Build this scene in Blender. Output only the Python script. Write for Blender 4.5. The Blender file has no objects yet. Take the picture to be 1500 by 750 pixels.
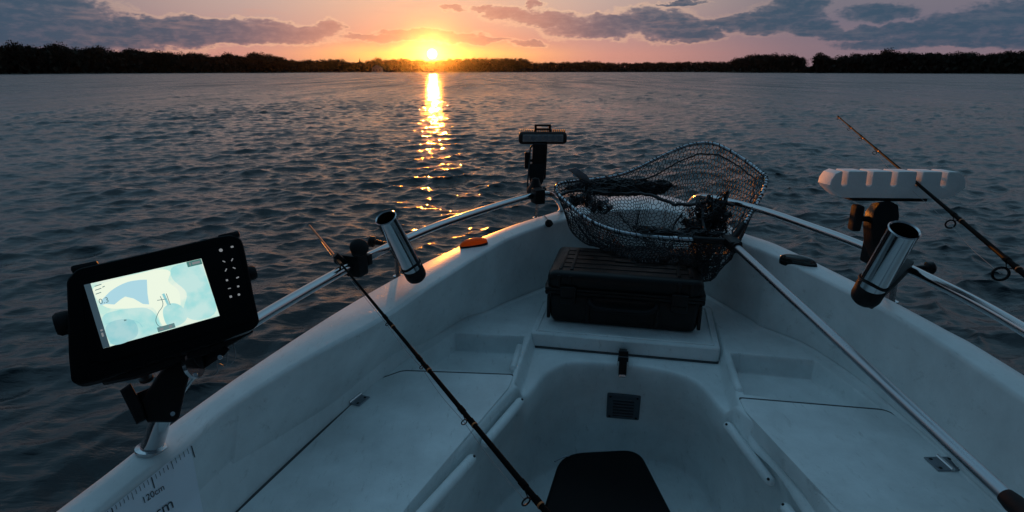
import bpy, bmesh, math, random
import numpy as np
from mathutils import Vector, Matrix, noise
from mathutils.bvhtree import BVHTree
random.seed(7)
rng = np.random.default_rng(5)
R = math.radians
sc = bpy.context.scene
C = sc.collection
# ---------------------------------------------------------------- camera
F = 850.0
PITCH = math.atan(271 / F)
CAMZ = 1.35
CAM = Vector((0, 0, CAMZ))
cp, sp_ = math.cos(PITCH), math.sin(PITCH)
def ray(px, py):
    x = (px - 750) / F; y = -(py - 375) / F
    return Vector((x, cp + y * sp_, -sp_ + y * cp))
def at(px, py, h):          # point at height h below the eye
    r = ray(px, py); return CAM + r * (-h / r.z)
def atY(px, py, Y):         # point at forward distance Y
    r = ray(px, py); return CAM + r * (Y / r.y)
def D(px, py, d):
    return CAM + ray(px, py) * d
cam = bpy.data.cameras.new('camera'); cam.lens = F / 1500 * 36; cam.sensor_width = 36
cam.clip_start = 0.02; cam.clip_end = 20000
camo = bpy.data.objects.new('camera', cam); C.objects.link(camo)
camo.location = CAM; camo.rotation_euler = (R(90) - PITCH, 0, 0)
sc.camera = camo

# ---------------------------------------------------------------- materials
def mat(name, col, rough=.5, metal=0, spec=.5, bump=0, bscale=40, var=0, vscale=6, coat=0, emis=None, es=0, bdist=.002):
    m = bpy.data.materials.new(name); m.use_nodes = True
    nt = m.node_tree; b = nt.nodes['Principled BSDF']
    b.inputs['Base Color'].default_value = (*col, 1)
    b.inputs['Roughness'].default_value = rough
    b.inputs['Metallic'].default_value = metal
    b.inputs['Specular IOR Level'].default_value = spec
    b.inputs['Coat Weight'].default_value = coat
    if emis:
        b.inputs['Emission Color'].default_value = (*emis, 1); b.inputs['Emission Strength'].default_value = es
    tc = nt.nodes.new('ShaderNodeTexCoord')
    if bump:
        n = nt.nodes.new('ShaderNodeTexNoise'); n.inputs['Scale'].default_value = bscale; n.inputs['Detail'].default_value = 4
        bp = nt.nodes.new('ShaderNodeBump'); bp.inputs['Strength'].default_value = bump; bp.inputs['Distance'].default_value = bdist
        nt.links.new(tc.outputs['Object'], n.inputs['Vector']); nt.links.new(n.outputs['Fac'], bp.inputs['Height'])
        nt.links.new(bp.outputs['Normal'], b.inputs['Normal'])
    if var:
        n = nt.nodes.new('ShaderNodeTexNoise'); n.inputs['Scale'].default_value = vscale; n.inputs['Detail'].default_value = 8
        n.inputs['Roughness'].default_value = .65
        nt.links.new(tc.outputs['Object'], n.inputs['Vector'])
        cr = nt.nodes.new('ShaderNodeValToRGB'); cr.color_ramp.elements[0].position = .3; cr.color_ramp.elements[1].position = .7
        cr.color_ramp.elements[0].color = (*[c * (1 - var) for c in col], 1)
        cr.color_ramp.elements[1].color = (*[min(1, c * (1 + var * .5)) for c in col], 1)
        nt.links.new(n.outputs['Fac'], cr.inputs['Fac']); nt.links.new(cr.outputs['Color'], b.inputs['Base Color'])
        mr = nt.nodes.new('ShaderNodeMapRange'); mr.inputs[1].default_value = .3; mr.inputs[2].default_value = .7
        mr.inputs[3].default_value = max(.02, rough - .08); mr.inputs[4].default_value = rough + .1
        nt.links.new(n.outputs['Fac'], mr.inputs[0]); nt.links.new(mr.outputs[0], b.inputs['Roughness'])
    return m
M = {}
M['gel'] = mat('gelcoat', (.77, .82, .82), .34, var=.20, vscale=5, bump=.18, bscale=130, bdist=.0015)
M['gel2'] = mat('gelcoat_lid', (.80, .84, .84), .38, var=.18, vscale=7, bump=.35, bscale=260, bdist=.0012)
M['steel'] = mat('stainless_steel', (.58, .58, .59), .15, 1, var=.05, vscale=9)
M['alu'] = mat('brushed_aluminium', (.44, .47, .50), .28, 1, var=.04, vscale=6)
M['black'] = mat('black_plastic', (.008, .008, .009), .42, spec=.22, bump=.3, bscale=200, var=.3, vscale=30)
M['gloss'] = mat('glossy_black', (.004, .004, .0045), .32, spec=.08)
M['rubber'] = mat('black_rubber', (.010, .010, .011), .7, spec=.25, bump=.3, bscale=120)
M['case'] = mat('case_plastic', (.0065, .0065, .0065), .36, spec=.28, bump=.5, bscale=500, var=.25, vscale=14, bdist=.001)
M['seam'] = mat('seam_gap_shade', (.07, .075, .08), .8)
M['foam'] = mat('white_foam', (.89, .88, .86), .65, bump=.5, bscale=260, var=.12, vscale=12)
M['net'] = mat('net_cord', (.016, .017, .02), .55)
M['rod'] = mat('rod_blank', (.005, .005, .005), .55, spec=.02)
M['wrap'] = mat('copper_wrap_and_sunlit_tip', (.35, .12, .04), .3, .7)
M['vent'] = mat('vent_plastic', (.07, .085, .10), .5, bump=.2)
M['dark'] = mat('dark_slot', (.006, .006, .007), .8)
M['amber'] = mat('amber_lens', (.75, .17, .02), .18, coat=.6)
_b = M['amber'].node_tree.nodes['Principled BSDF']; _b.inputs['Base Color'].default_value = (.95, .30, .03, 1); _b.inputs['Subsurface Weight'].default_value = .9
_b.inputs['Subsurface Radius'].default_value = (1, .35, .05); _b.inputs['Subsurface Scale'].default_value = .03
_nt = M['amber'].node_tree; _t = _nt.nodes.new('ShaderNodeBsdfTranslucent'); _t.inputs[0].default_value = (1, .34, .03, 1)
_m = _nt.nodes.new('ShaderNodeMixShader'); _m.inputs[0].default_value = .65; _nt.links.new(_b.outputs[0], _m.inputs[1]); _nt.links.new(_t.outputs[0], _m.inputs[2])
_nt.links.new(_m.outputs[0], _nt.nodes['Material Output'].inputs[0]); _b.inputs['Subsurface Weight'].default_value = 0
def weather(m):
    # drying water drops and small scuffs on the gelcoat
    nt = m.node_tree; b = nt.nodes['Principled BSDF']; tc = nt.nodes.new('ShaderNodeTexCoord')
    v = nt.nodes.new('ShaderNodeTexVoronoi'); v.inputs['Scale'].default_value = 95; nt.links.new(tc.outputs['Object'], v.inputs['Vector'])
    mr = nt.nodes.new('ShaderNodeMapRange'); mr.inputs[1].default_value = .26; mr.inputs[2].default_value = .10; nt.links.new(v.outputs['Distance'], mr.inputs[0])
    n = nt.nodes.new('ShaderNodeTexNoise'); n.inputs['Scale'].default_value = 9; n.inputs['Detail'].default_value = 5; nt.links.new(tc.outputs['Object'], n.inputs['Vector'])
    m2 = nt.nodes.new('ShaderNodeMapRange'); m2.inputs[1].default_value = .52; m2.inputs[2].default_value = .66; nt.links.new(n.outputs['Fac'], m2.inputs[0])
    mu = nt.nodes.new('ShaderNodeMath'); mu.operation = 'MULTIPLY'; nt.links.new(mr.outputs[0], mu.inputs[0]); nt.links.new(m2.outputs[0], mu.inputs[1])
    bp = nt.nodes.new('ShaderNodeBump'); bp.inputs['Distance'].default_value = .0012; bp.inputs['Strength'].default_value = .8; nt.links.new(mu.outputs[0], bp.inputs['Height'])
    old = b.inputs['Normal'].links[0].from_socket; nt.links.new(old, bp.inputs['Normal']); nt.links.new(bp.outputs['Normal'], b.inputs['Normal'])
    mp = nt.nodes.new('ShaderNodeMapping'); mp.inputs['Scale'].default_value = (30, 7, 12); mp.inputs['Rotation'].default_value = (0, 0, .5); nt.links.new(tc.outputs['Object'], mp.inputs['Vector'])
    s1 = nt.nodes.new('ShaderNodeTexNoise'); s1.inputs['Scale'].default_value = 2.2; s1.inputs['Detail'].default_value = 9; s1.inputs['Roughness'].default_value = .75; nt.links.new(mp.outputs[0], s1.inputs['Vector'])
    s2 = nt.nodes.new('ShaderNodeMapRange'); s2.inputs[1].default_value = .57; s2.inputs[2].default_value = .72; s2.inputs[3].default_value = 0; s2.inputs[4].default_value = .45; nt.links.new(s1.outputs['Fac'], s2.inputs[0])
    mx = nt.nodes.new('ShaderNodeMix'); mx.data_type = 'RGBA'; oc = b.inputs['Base Color'].links[0].from_socket; nt.links.new(oc, mx.inputs[6]); mx.inputs[7].default_value = (.26, .27, .25, 1); nt.links.new(s2.outputs[0], mx.inputs[0]); nt.links.new(mx.outputs[2], b.inputs['Base Color'])
weather(M['gel']); weather(M['gel2'])
M['darklens'] = mat('dark_lens', (.02, .022, .02), .16, coat=.8)
M['lens'] = mat('lamp_lens', (.30, .30, .30), .25, var=.3, vscale=160)
M['heat'] = mat('lamp_housing', (.03, .02, .018), .5, .3)
M['wire'] = mat('wire_sheath', (.05, .05, .05), .5)
M['clearwire'] = mat('pale_wire', (.3, .3, .3), .4)
M['decal'] = mat('decal_vinyl', (.86, .90, .96), .3)
M['ink'] = mat('decal_ink', (.02, .025, .035), .5)
M['galv'] = mat('galvanised_metal', (.24, .27, .30), .45, .8, bump=.6, bscale=60, var=.3, vscale=40)
M['line'] = mat('fishing_line', (.25, .25, .25), .3)
M['tree'] = mat('foliage', (.030, .028, .020), .95, spec=.1)
M['bark'] = mat('bark', (.05, .04, .03), .9)
M['shore'] = mat('shore_earth', (.05, .05, .035), .95, var=.3, vscale=.05)
M['wallw'] = mat('house_wall', (.6, .57, .52), .8)
M['roofp'] = mat('house_roof', (.45, .42, .42), .5)
def emi(name, col, s):
    m = mat(name, (0.0, 0.0, 0.0), .4, emis=col, es=s); return m
M['s_base'] = emi('screen_pale', (.72, .93, .80), .95)
M['s_cyan'] = emi('screen_cyan', (.50, .84, .80), .92)
M['s_cyan2'] = emi('screen_cyan_deep', (.38, .72, .74), .9)
M['s_blue'] = emi('screen_blue', (.46, .76, .86), .88)
M['s_white'] = emi('screen_cream', (.86, .95, .78), .98)
M['s_bar'] = emi('screen_bar', (.05, .09, .12), .7)
M['s_ink'] = emi('screen_ink', (.14, .27, .28), .8)
M['s_tag'] = emi('screen_tag', (.08, .26, .24), .7)
M['key'] = emi('key_light', (.75, .80, .85), .26)
# fine contour variation on screen greens
for k in ('s_base', 's_cyan', 's_cyan2'):
    nt = M[k].node_tree; b = nt.nodes['Principled BSDF']
    tc = nt.nodes.new('ShaderNodeTexCoord'); n = nt.nodes.new('ShaderNodeTexNoise'); n.inputs['Scale'].default_value = 38; n.inputs['Detail'].default_value = 6
    nt.links.new(tc.outputs['Object'], n.inputs['Vector'])
    cr = nt.nodes.new('ShaderNodeValToRGB'); e = b.inputs['Emission Color'].default_value
    cr.color_ramp.elements[0].position = .40; cr.color_ramp.elements[1].position = .58
    cr.color_ramp.elements[0].color = (e[0] * .78, e[1] * .92, e[2] * .95, 1); cr.color_ramp.elements[1].color = (min(1, e[0] * 1.15), e[1], e[2], 1)
    nt.links.new(n.outputs['Fac'], cr.inputs['Fac']); nt.links.new(cr.outputs['Color'], b.inputs['Emission Color'])

# ---------------------------------------------------------------- object helpers
ORG = {}
def tag(o, label=None, cat=None, group=None, kind=None):
    for k, v in (('label', label), ('category', cat), ('group', group), ('kind', kind)):
        if v: o[k] = v
    return o
def thing(name, label, cat, loc, group=None):
    o = bpy.data.objects.new(name, None); C.objects.link(o); o.location = loc; o.empty_display_size = .05
    ORG[o.name] = Vector(loc)
    return tag(o, label, cat, group)
def obj(name, bm, mats, parent=None, smooth=True, label=None, org=None, auto=35):
    """world-space bmesh -> object; children keep their thing's origin"""
    o_ = ORG[parent.name] if parent else (Vector(org) if org is not None else Vector((0, 0, 0)))
    me = bpy.data.meshes.new(name)
    bmesh.ops.translate(bm, verts=bm.verts, vec=-o_)
    bm.to_mesh(me); bm.free()
    if not isinstance(mats, (list, tuple)): mats = [mats]
    for m in mats: me.materials.append(m)
    if smooth:
        me.shade_smooth()
        try: me.set_sharp_from_angle(angle=R(auto))
        except Exception: pass
    o = bpy.data.objects.new(name, me); C.objects.link(o)
    if parent: o.parent = parent
    else: o.location = o_
    ORG[o.name] = o_
    if label: o['label'] = label
    return o
def NB(): return bmesh.new()
def frame(zdir, xhint=Vector((1, 0, 0)), loc=Vector((0, 0, 0))):
    z = Vector(zdir).normalized(); x = Vector(xhint) - z * Vector(xhint).dot(z)
    if x.length < 1e-4: x = Vector((0, 1, 0)) - z * z.y
    x.normalize(); y = z.cross(x)
    m = Matrix((x, y, z)).transposed().to_4x4(); m.translation = loc; return m
def box(bm, Mx, s, bev=.003, seg=2, mi=0, taper=1.0):
    """box centred at Mx, size s, rounded"""
    r = bmesh.ops.create_cube(bm, size=1.0)
    vs = r['verts']
    for v in vs:
        t = taper if v.co.z < 0 else 1
        v.co = Vector((v.co.x * s[0] * t, v.co.y * s[1] * t, v.co.z * s[2]))
    fs = list({f for v in vs for f in v.link_faces}); es = list({e for v in vs for e in v.link_edges})
    n0 = set(bm.faces)
    if bev > 0:
        rr = bmesh.ops.bevel(bm, geom=es, offset=min(bev, min(s) * .49), segments=seg, profile=.6, affect='EDGES', clamp_overlap=True)
        nf = set(bm.faces) - n0; allf = set(rr['faces']) | nf | {f for f in fs if f.is_valid}
        for f in allf: f.material_index = mi
        vv = {v for f in allf for v in f.verts}
    else:
        for f in fs: f.material_index = mi
        vv = set(vs)
    for v in vv: v.co = Mx @ v.co
    return vv
def cr_spline(pts, n=8, closed=False):
    pts = [Vector(p) for p in pts]; out = []; L = len(pts)
    rngi = range(L) if closed else range(L - 1)
    for i in rngi:
        p0 = pts[(i - 1) % L] if closed or i > 0 else pts[0] * 2 - pts[1]
        p1 = pts[i]; p2 = pts[(i + 1) % L]
        p3 = pts[(i + 2) % L] if closed or i + 2 < L else p2 * 2 - p1
        for k in range(n):
            t = k / n
            out.append(.5 * ((2 * p1) + (p2 - p0) * t + (2 * p0 - 5 * p1 + 4 * p2 - p3) * t * t + (3 * p1 - p0 - 3 * p2 + p3) * t ** 3))
    if not closed: out.append(pts[-1])
    return out
def tube(bm, pts, r, seg=16, closed=False, cap=True, mi=0):
    pts = [Vector(p) for p in pts]; n = len(pts)
    rs = r if isinstance(r, (list, tuple)) else [r] * n
    rings = []; up = None
    for i, p in enumerate(pts):
        a = pts[(i - 1) % n] if (closed or i > 0) else p; b = pts[(i + 1) % n] if (closed or i < n - 1) else p
        t = (b - a).normalized()
        if up is None:
            up = Vector((0, 0, 1)) if abs(t.z) < .9 else Vector((0, 1, 0))
        x = up - t * up.dot(t)
        if x.length < 1e-6: x = t.orthogonal()
        x.normalize(); y = t.cross(x); up = x
        rings.append([bm.verts.new(p + (x * math.cos(2 * math.pi * k / seg) + y * math.sin(2 * math.pi * k / seg)) * rs[i]) for k in range(seg)])
    m = n if closed else n - 1
    for i in range(m):
        A = rings[i]; B = rings[(i + 1) % n]
        for k in range(seg):
            f = bm.faces.new((A[k], A[(k + 1) % seg], B[(k + 1) % seg], B[k])); f.material_index = mi
    if cap and not closed:
        f = bm.faces.new(list(reversed(rings[0]))); f.material_index = mi
        f = bm.faces.new(rings[-1]); f.material_index = mi
    return rings
def lathe(bm, Mx, prof, seg=24, mi=0):
    """prof = [(r,z)] around local z"""
    rings = []
    for r, z in prof:
        if r < 1e-6: rings.append([bm.verts.new(Mx @ Vector((0, 0, z)))])
        else: rings.append([bm.verts.new(Mx @ Vector((r * math.cos(2 * math.pi * k / seg), r * math.sin(2 * math.pi * k / seg), z))) for k in range(seg)])
    for A, B in zip(rings, rings[1:]):
        if len(A) == 1 and len(B) == 1: continue
        for k in range(seg):
            k2 = (k + 1) % seg
            if len(A) == 1: f = bm.faces.new((A[0], B[k2], B[k]))
            elif len(B) == 1: f = bm.faces.new((A[k], A[k2], B[0]))
            else: f = bm.faces.new((A[k], A[k2], B[k2], B[k]))
            f.material_index = mi
def poly(bm, pts, mi=0):
    f = bm.faces.new([bm.verts.new(Vector(p)) for p in pts]); f.material_index = mi; return f
def prism(bm, top, vec, mi=0, bev=0, seg=2):
    """extrude polygon 'top' by vec"""
    a = [bm.verts.new(Vector(p)) for p in top]; b = [bm.verts.new(Vector(p) + Vector(vec)) for p in top]
    n = len(a); fs = [bm.faces.new(a), bm.faces.new(list(reversed(b)))]
    top_edges = list(fs[0].edges)
    for i in range(n): fs.append(bm.faces.new((a[i], b[i], b[(i + 1) % n], a[(i + 1) % n])))
    for f in fs: f.material_index = mi
    bmesh.ops.recalc_face_normals(bm, faces=fs)
    if bev: bmesh.ops.bevel(bm, geom=top_edges, offset=bev, segments=seg, profile=.6, affect='EDGES')
def text_tris(s, size=1.0):
    cu = bpy.data.curves.new('t', 'FONT'); cu.body = s; cu.size = size; cu.resolution_u = 3
    to = bpy.data.objects.new('t', cu); C.objects.link(to)
    dg = bpy.context.evaluated_depsgraph_get(); me = bpy.data.meshes.new_from_object(to.evaluated_get(dg))
    vs = [v.co.copy() for v in me.vertices]; fs = [tuple(p.vertices) for p in me.polygons]
    bpy.data.objects.remove(to); bpy.data.curves.remove(cu); bpy.data.meshes.remove(me)
    return vs, fs
def add_text(bm, s, fn, mi=0):
    vs, fs = text_tris(s); vv = [bm.verts.new(fn(v.x, v.y)) for v in vs]
    for f in fs:
        try: bm.faces.new([vv[i] for i in f]).material_index = mi
        except ValueError: pass

# ================================================================ BOAT
YAW = -10.3
AX = Vector((math.sin(R(-YAW)), math.cos(R(-YAW)), 0))      # towards the bow
LX = Vector((math.cos(R(-YAW)), -math.sin(R(-YAW)), 0))     # to starboard
CEN = Vector((.2, .8, 0))
N_A = 900
def ring(keys, sharp=False):
    """keys: world Vectors; returns N_A points sampled on common angles round CEN"""
    ds = cr_spline(keys, 16 if not sharp else 1)
    ang = []
    for p in ds:
        a = math.atan2(p.x - CEN.x, p.y - CEN.y)    # 0 forward, + to starboard
        ang.append(a)
    ang = np.array(ang); arr = np.array([tuple(p) for p in ds])
    ang = np.maximum.accumulate(ang + np.arange(len(ang)) * 1e-7)
    ts = np.linspace(-2.45, 2.45, N_A)
    # denser toward the bow half
    ts = np.sign(ts) * (np.abs(ts) / 2.45) ** 1.15 * 2.45
    return np.stack([np.interp(ts, ang, arr[:, k]) for k in range(3)], 1)
def W(x, y, h): return Vector((x, y, CAMZ - h))
HG, HD = .62, .88
kO = [W(-1.12, -1.3, .64), W(-.86, 0, .64), at(85, 746, .64), at(230, 636, .635), at(380, 530, .63), at(520, 441, .625), at(640, 376, .62), at(740, 334, .615),
      at(815, 310, .61), at(880, 291, .60), at(930, 285, .60), at(985, 289, .60), at(1040, 311, .605), at(1085, 339, .61), at(1140, 359, .615), at(1253, 413, .62), at(1381, 480, .63), at(1500, 549, .635), W(1.08, 0, .64), W(.95, -1.3, .64)]
kI = [W(-1.04, -1.3, .645), W(-.80, 0, .645), at(150, 741, .645), at(256, 663, .64), at(330, 600, .635), at(440, 530, .63), at(560, 465, .625), at(640, 412, .625), at(742, 351, .62),
      at(828, 321, .615), at(880, 311, .605), at(935, 307, .605), at(985, 310, .605), at(1030, 325, .61), at(1078, 353, .615), at(1139, 377, .62), at(1243, 427, .625), at(1338, 478, .63), at(1500, 585, .64), W(1.0, 0, .645), W(.87, -1.3, .645)]
kB = [W(-.97, -1.3, HD), W(-.80, .2, HD), at(300, 762, HD), at(322, 742, HD), at(400, 677, HD), at(476, 614, HD), at(564, 539, HD), at(617, 508, HD), at(680, 470, HD), at(712, 460, HD), at(742, 446, HD), at(793, 426, HD),
      W(.28, 2.45, HD), W(.5, 2.5, HD), W(.70, 2.44, HD), at(1038, 437, HD), at(1098, 472, HD), at(1112, 482, HD), at(1152, 496, HD), at(1187, 512, HD), at(1252, 556, HD), at(1306, 602, HD), at(1378, 665, HD), at(1461, 745, HD), W(1.05, .2, HD), W(.80, -1.3, HD)]
kE = [W(-.55, -1.3, HD), W(-.40, .2, HD), at(590, 746, HD), at(672, 648, HD), at(748, 567, HD), at(770, 553, HD), at(797, 536, HD + .03), at(835, 527, HD + .045), at(900, 529, HD + .045), at(965, 537, HD + .045), at(1021, 554, HD + .045),
      at(1062, 582, HD + .02), at(1095, 606, HD), at(1155, 655, HD), at(1223, 745, HD), W(.70, .2, HD), W(.52, -1.3, HD)]
rO, rI, rB, rE = ring(kO), ring(kI), ring(kB), ring(kE)
TS = np.linspace(-2.45, 2.45, N_A); TS = np.sign(TS) * (np.abs(TS) / 2.45) ** 1.15 * 2.45
def inpoly_sd(pts, xy):
    """signed distance (negative inside) of xy (n,2) to polygon"""
    P = np.array([(p[0], p[1]) for p in pts]); n = len(P); d = np.full(len(xy), 1e9); ins = np.zeros(len(xy), bool)
    for i in range(n):
        a = P[i]; b = P[(i + 1) % n]; ab = b - a; ap = xy - a
        t = np.clip((ap @ ab) / (ab @ ab), 0, 1); q = ap - t[:, None] * ab
        d = np.minimum(d, np.hypot(q[:, 0], q[:, 1]))
        c = ((a[1] > xy[:, 1]) != (b[1] > xy[:, 1])) & (xy[:, 0] < (b[0] - a[0]) * (xy[:, 1] - a[1]) / (b[1] - a[1] + 1e-12) + a[0])
        ins ^= c
    return np.where(ins, -d, d)
trayL = [at(600, 530, HD), at(665, 488, HD), at(768, 493, HD), at(751, 547, HD), at(640, 540, HD)]
trayR = [at(1070, 517, HD), at(1194, 528, HD), at(1290, 598, HD), at(1240, 594, HD), at(1090, 577, HD)]
well = [at(797, 441, HD), at(1041, 450, HD), at(1060, 512, HD), at(1076, 570, HD), at(1084, 606, HD), at(1021, 640, HD), at(900, 660, HD), at(797, 640, HD), at(745, 590, HD), at(757, 553, HD), at(775, 500, HD)]
def sstep(x, a, b):
    t = np.clip((x - a) / (b - a), 0, 1); return t * t * (3 - 2 * t)
def deck_drop(xy):
    d = .060 * sstep(-inpoly_sd(trayL, xy), -.002, .015) + .060 * sstep(-inpoly_sd(trayR, xy), -.002, .015)
    d += .046 * sstep(-inpoly_sd(well, xy), -.004, .016)
    return d
rings = []
def addr(a): rings.append(a.copy())
# outer hull, gunwale, inner wall
cxy = np.array([CEN.x, CEN.y])
def inward(a, d, dz):
    """offset ring toward the inside (normal of the curve), shift z"""
    t = np.gradient(a[:, :2], axis=0); t /= np.linalg.norm(t, axis=1)[:, None] + 1e-9
    nrm = np.stack([t[:, 1], -t[:, 0]], 1)
    s = np.sign(((cxy - a[:, :2]) * nrm).sum(1))[:, None]; b = a.copy(); b[:, :2] += nrm * s * d; b[:, 2] += dz; return b
keel = inward(rO, .30, 0); keel[:, 2] = -.18
wl = inward(rO, .16, 0); wl[:, 2] = -.02
addr(keel); addr(wl)
a = inward(rO, .06, 0); a[:, 2] = .42; addr(a)
addr(inward(rO, .018, -.075)); addr(inward(rO, .010, -.062)); addr(inward(rO, -.006, -.055)); addr(inward(rO, -.006, -.030))
for k in range(5):
    t = k / 4 * math.pi / 2; addr(inward(rO, -.006 + .014 * (1 - math.cos(t)), -.022 + .024 * math.sin(t)))
mid = (rO + rI) / 2; mid[:, 2] += .006; addr(mid)
for k in range(6):      # round over to the inner wall
    t = k / 5 * 1.2; addr(inward(rI, -.006 + .014 * math.sin(t), .004 - .014 * (1 - math.cos(t))))
last = rings[-1]
for f in (.02, .07, .14, .25, .4, .55, .7, .82, .9, .95):
    b = last * (1 - f) + rB * f
    rings.append(b)
addr(inward(rB, -.004, .010)); addr(inward(rB, .004, .003)); addr(inward(rB, .014, 0))
dk0 = rings[-1]
NDK = 150
sideamt = sstep(np.abs(TS + .05), .62, .80)    # 1 on the bench sides, 0 at the bulkhead
for k in range(1, NDK + 1):
    f = k / NDK; b = dk0 * (1 - f) + rE * f; b[:, 2] = CAMZ - HD - deck_drop(b[:, :2]); rings.append(b)
e = rings[-1]
def mixr(a, b): return a * (1 - sideamt[:, None]) + b * sideamt[:, None]
addr(mixr(inward(e, .006, -.001), inward(e, .004, -.001)))
addr(mixr(inward(e, .012, -.005), inward(e, .008, -.006)))
addr(mixr(inward(e, .016, -.014), inward(e, .010, -.05)))
addr(mixr(inward(e, .017, -.03), inward(e, .026, -.058)))
addr(mixr(inward(e, .018, -.05), inward(e, .028, -.066)))
addr(mixr(inward(e, .016, -.08), inward(e, .020, -.075)))
wt = rings[-1]
kF = [W(-.35, -1.3, 1.3), W(-.22, .2, 1.3), W(-.16, 1.0, 1.3), W(-.06, 1.45, 1.3), at(800, 694, 1.3), at(850, 675, 1.3), at(920, 673, 1.3), at(985, 685, 1.3), at(1030, 722, 1.3), W(.60, 1.2, 1.3), W(.56, .2, 1.3), W(.36, -1.3, 1.3)]
rF = ring(kF)
for f in (.2, .4, .6, .75, .86, .93, .97):
    b = wt * (1 - f) + rF * f; b[:, 2] = wt[:, 2] * (1 - f) + rF[:, 2] * f; b = inward(b, -.03 * math.sin(f * math.pi), 0); rings.append(b)
addr(inward(rF, .004, .003)); addr(inward(rF, .03, 0))
b = rings[-1].copy(); b[:, :2] = cxy + (b[:, :2] - cxy) * .5; addr(b)
b = b.copy(); b[:, :2] = cxy + (b[:, :2] - cxy) * .02; addr(b)
bm = NB()
grid = [[bm.verts.new(Vector(p)) for p in r] for r in rings]
for A, B in zip(grid, grid[1:]):
    for k in range(N_A - 1):
        bm.faces.new((A[k], B[k], B[k + 1], A[k + 1]))
# transom: close the open aft end
seg = [g[0] for g in grid]; seg2 = [g[-1] for g in grid]
bmesh.ops.recalc_face_normals(bm, faces=bm.faces)
bm.normal_update()
HBVH = BVHTree.FromBMesh(bm)
def hit(px, py, off=0.0):
    r = ray(px, py).normalized(); loc, n, i, d = HBVH.ray_cast(CAM, r)
    if loc is None: return at(px, py, HD), Vector((0, 0, 1))
    if n.dot(r) > 0: n = -n
    return loc + n * off, n
boat = thing('fishing_boat', 'pale grey glassfibre open boat with rounded bow and side benches', 'boat', (.3, .8, .1))
hull = obj('hull', bm, M['gel'], boat, auto=50)
# transom board
bm = NB()
prism(bm, [W(-1.10, -1.3, .62), W(.95, -1.3, .62), W(.80, -1.3, 1.5), W(-.9, -1.3, 1.5)], (0, -.05, 0), bev=.005)
obj('transom', bm, M['gel'], boat)

# --- lids
def zl(p, h): return Vector((p.x, p.y, CAMZ - h))
def round_poly(pts, r, n=5):
    out = []; L = len(pts)
    rr = r if isinstance(r, (list, tuple)) else [r] * L
    for i in range(L):
        p = Vector(pts[i]); a = Vector(pts[i - 1]); b = Vector(pts[(i + 1) % L]); q = rr[i]
        u = (a - p).normalized() * q; v = (b - p).normalized() * q
        for k in range(n + 1):
            t = k / n; out.append((p + u) * (1 - t) ** 2 + p * 2 * t * (1 - t) + (p + v) * t * t)
    return out
def shrink(pts, d):
    c = sum((Vector(p) for p in pts), Vector()) / len(pts); n = len(pts); out = []
    for i in range(n):
        a, p, b = Vector(pts[i - 1]), Vector(pts[i]), Vector(pts[(i + 1) % n])
        t = (b - a).normalized(); nn = Vector((t.y, -t.x, 0))
        if nn.dot(c - p) < 0: nn = -nn
        out.append(p + nn * d)
    return out
def lid(name, keys, top, thick, rad, label, seamw=.006, bev=.008, seam_z=None, inner=()):
    pts = [zl(p, top) for p in round_poly(keys, rad)]
    bm = NB(); prism(bm, pts, (0, 0, -thick), bev=bev, seg=3)
    o = obj(name, bm, M['gel2'], boat, label=label)
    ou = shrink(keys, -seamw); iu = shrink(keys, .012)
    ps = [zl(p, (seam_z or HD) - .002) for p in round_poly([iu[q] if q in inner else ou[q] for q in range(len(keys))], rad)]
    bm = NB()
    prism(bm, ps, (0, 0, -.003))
    s = obj('gap_shade', bm, M['seam'], boat); s.parent = o  # dark sheet showing round the lid, painting the shade of the gap
    return o
ltop = HD - .0045
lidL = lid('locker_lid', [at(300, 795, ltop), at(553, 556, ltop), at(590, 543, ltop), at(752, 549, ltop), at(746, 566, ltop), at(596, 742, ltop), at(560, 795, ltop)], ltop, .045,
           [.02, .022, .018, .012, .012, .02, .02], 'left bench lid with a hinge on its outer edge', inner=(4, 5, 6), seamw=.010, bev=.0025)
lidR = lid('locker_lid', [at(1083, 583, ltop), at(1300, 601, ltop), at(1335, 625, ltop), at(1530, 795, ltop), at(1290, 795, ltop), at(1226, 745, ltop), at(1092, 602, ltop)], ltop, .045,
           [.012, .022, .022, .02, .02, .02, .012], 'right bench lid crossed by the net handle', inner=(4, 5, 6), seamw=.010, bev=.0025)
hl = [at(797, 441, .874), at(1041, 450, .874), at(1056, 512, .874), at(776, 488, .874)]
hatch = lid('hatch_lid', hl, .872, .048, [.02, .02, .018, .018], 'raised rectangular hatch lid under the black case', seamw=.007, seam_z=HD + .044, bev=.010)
# hidden-line lip on hatch top
bm = NB(); pts = [zl(p, .871) for p in shrink(round_poly(hl, .02), .022)]
tube(bm, pts, .0035, 6, closed=True); obj('moulded_lip', bm, M['gel2'], boat).parent = hatch

# --- moulded ribs at the tray ends
for a, b in (((761, 508), (751, 541)), ((1069, 534), (1083, 574))):
    bm = NB(); p0 = at(*a, HD + .004); p1 = at(*b, HD + .004)
    d = (p1 - p0); tube(bm, [p0 - d * .06, p0, p0 + d * .5, p1, p1 + d * .06], [.004, .011, .013, .012, .004], 12); obj('moulded_rib', bm, M['gel'], boat)
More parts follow.
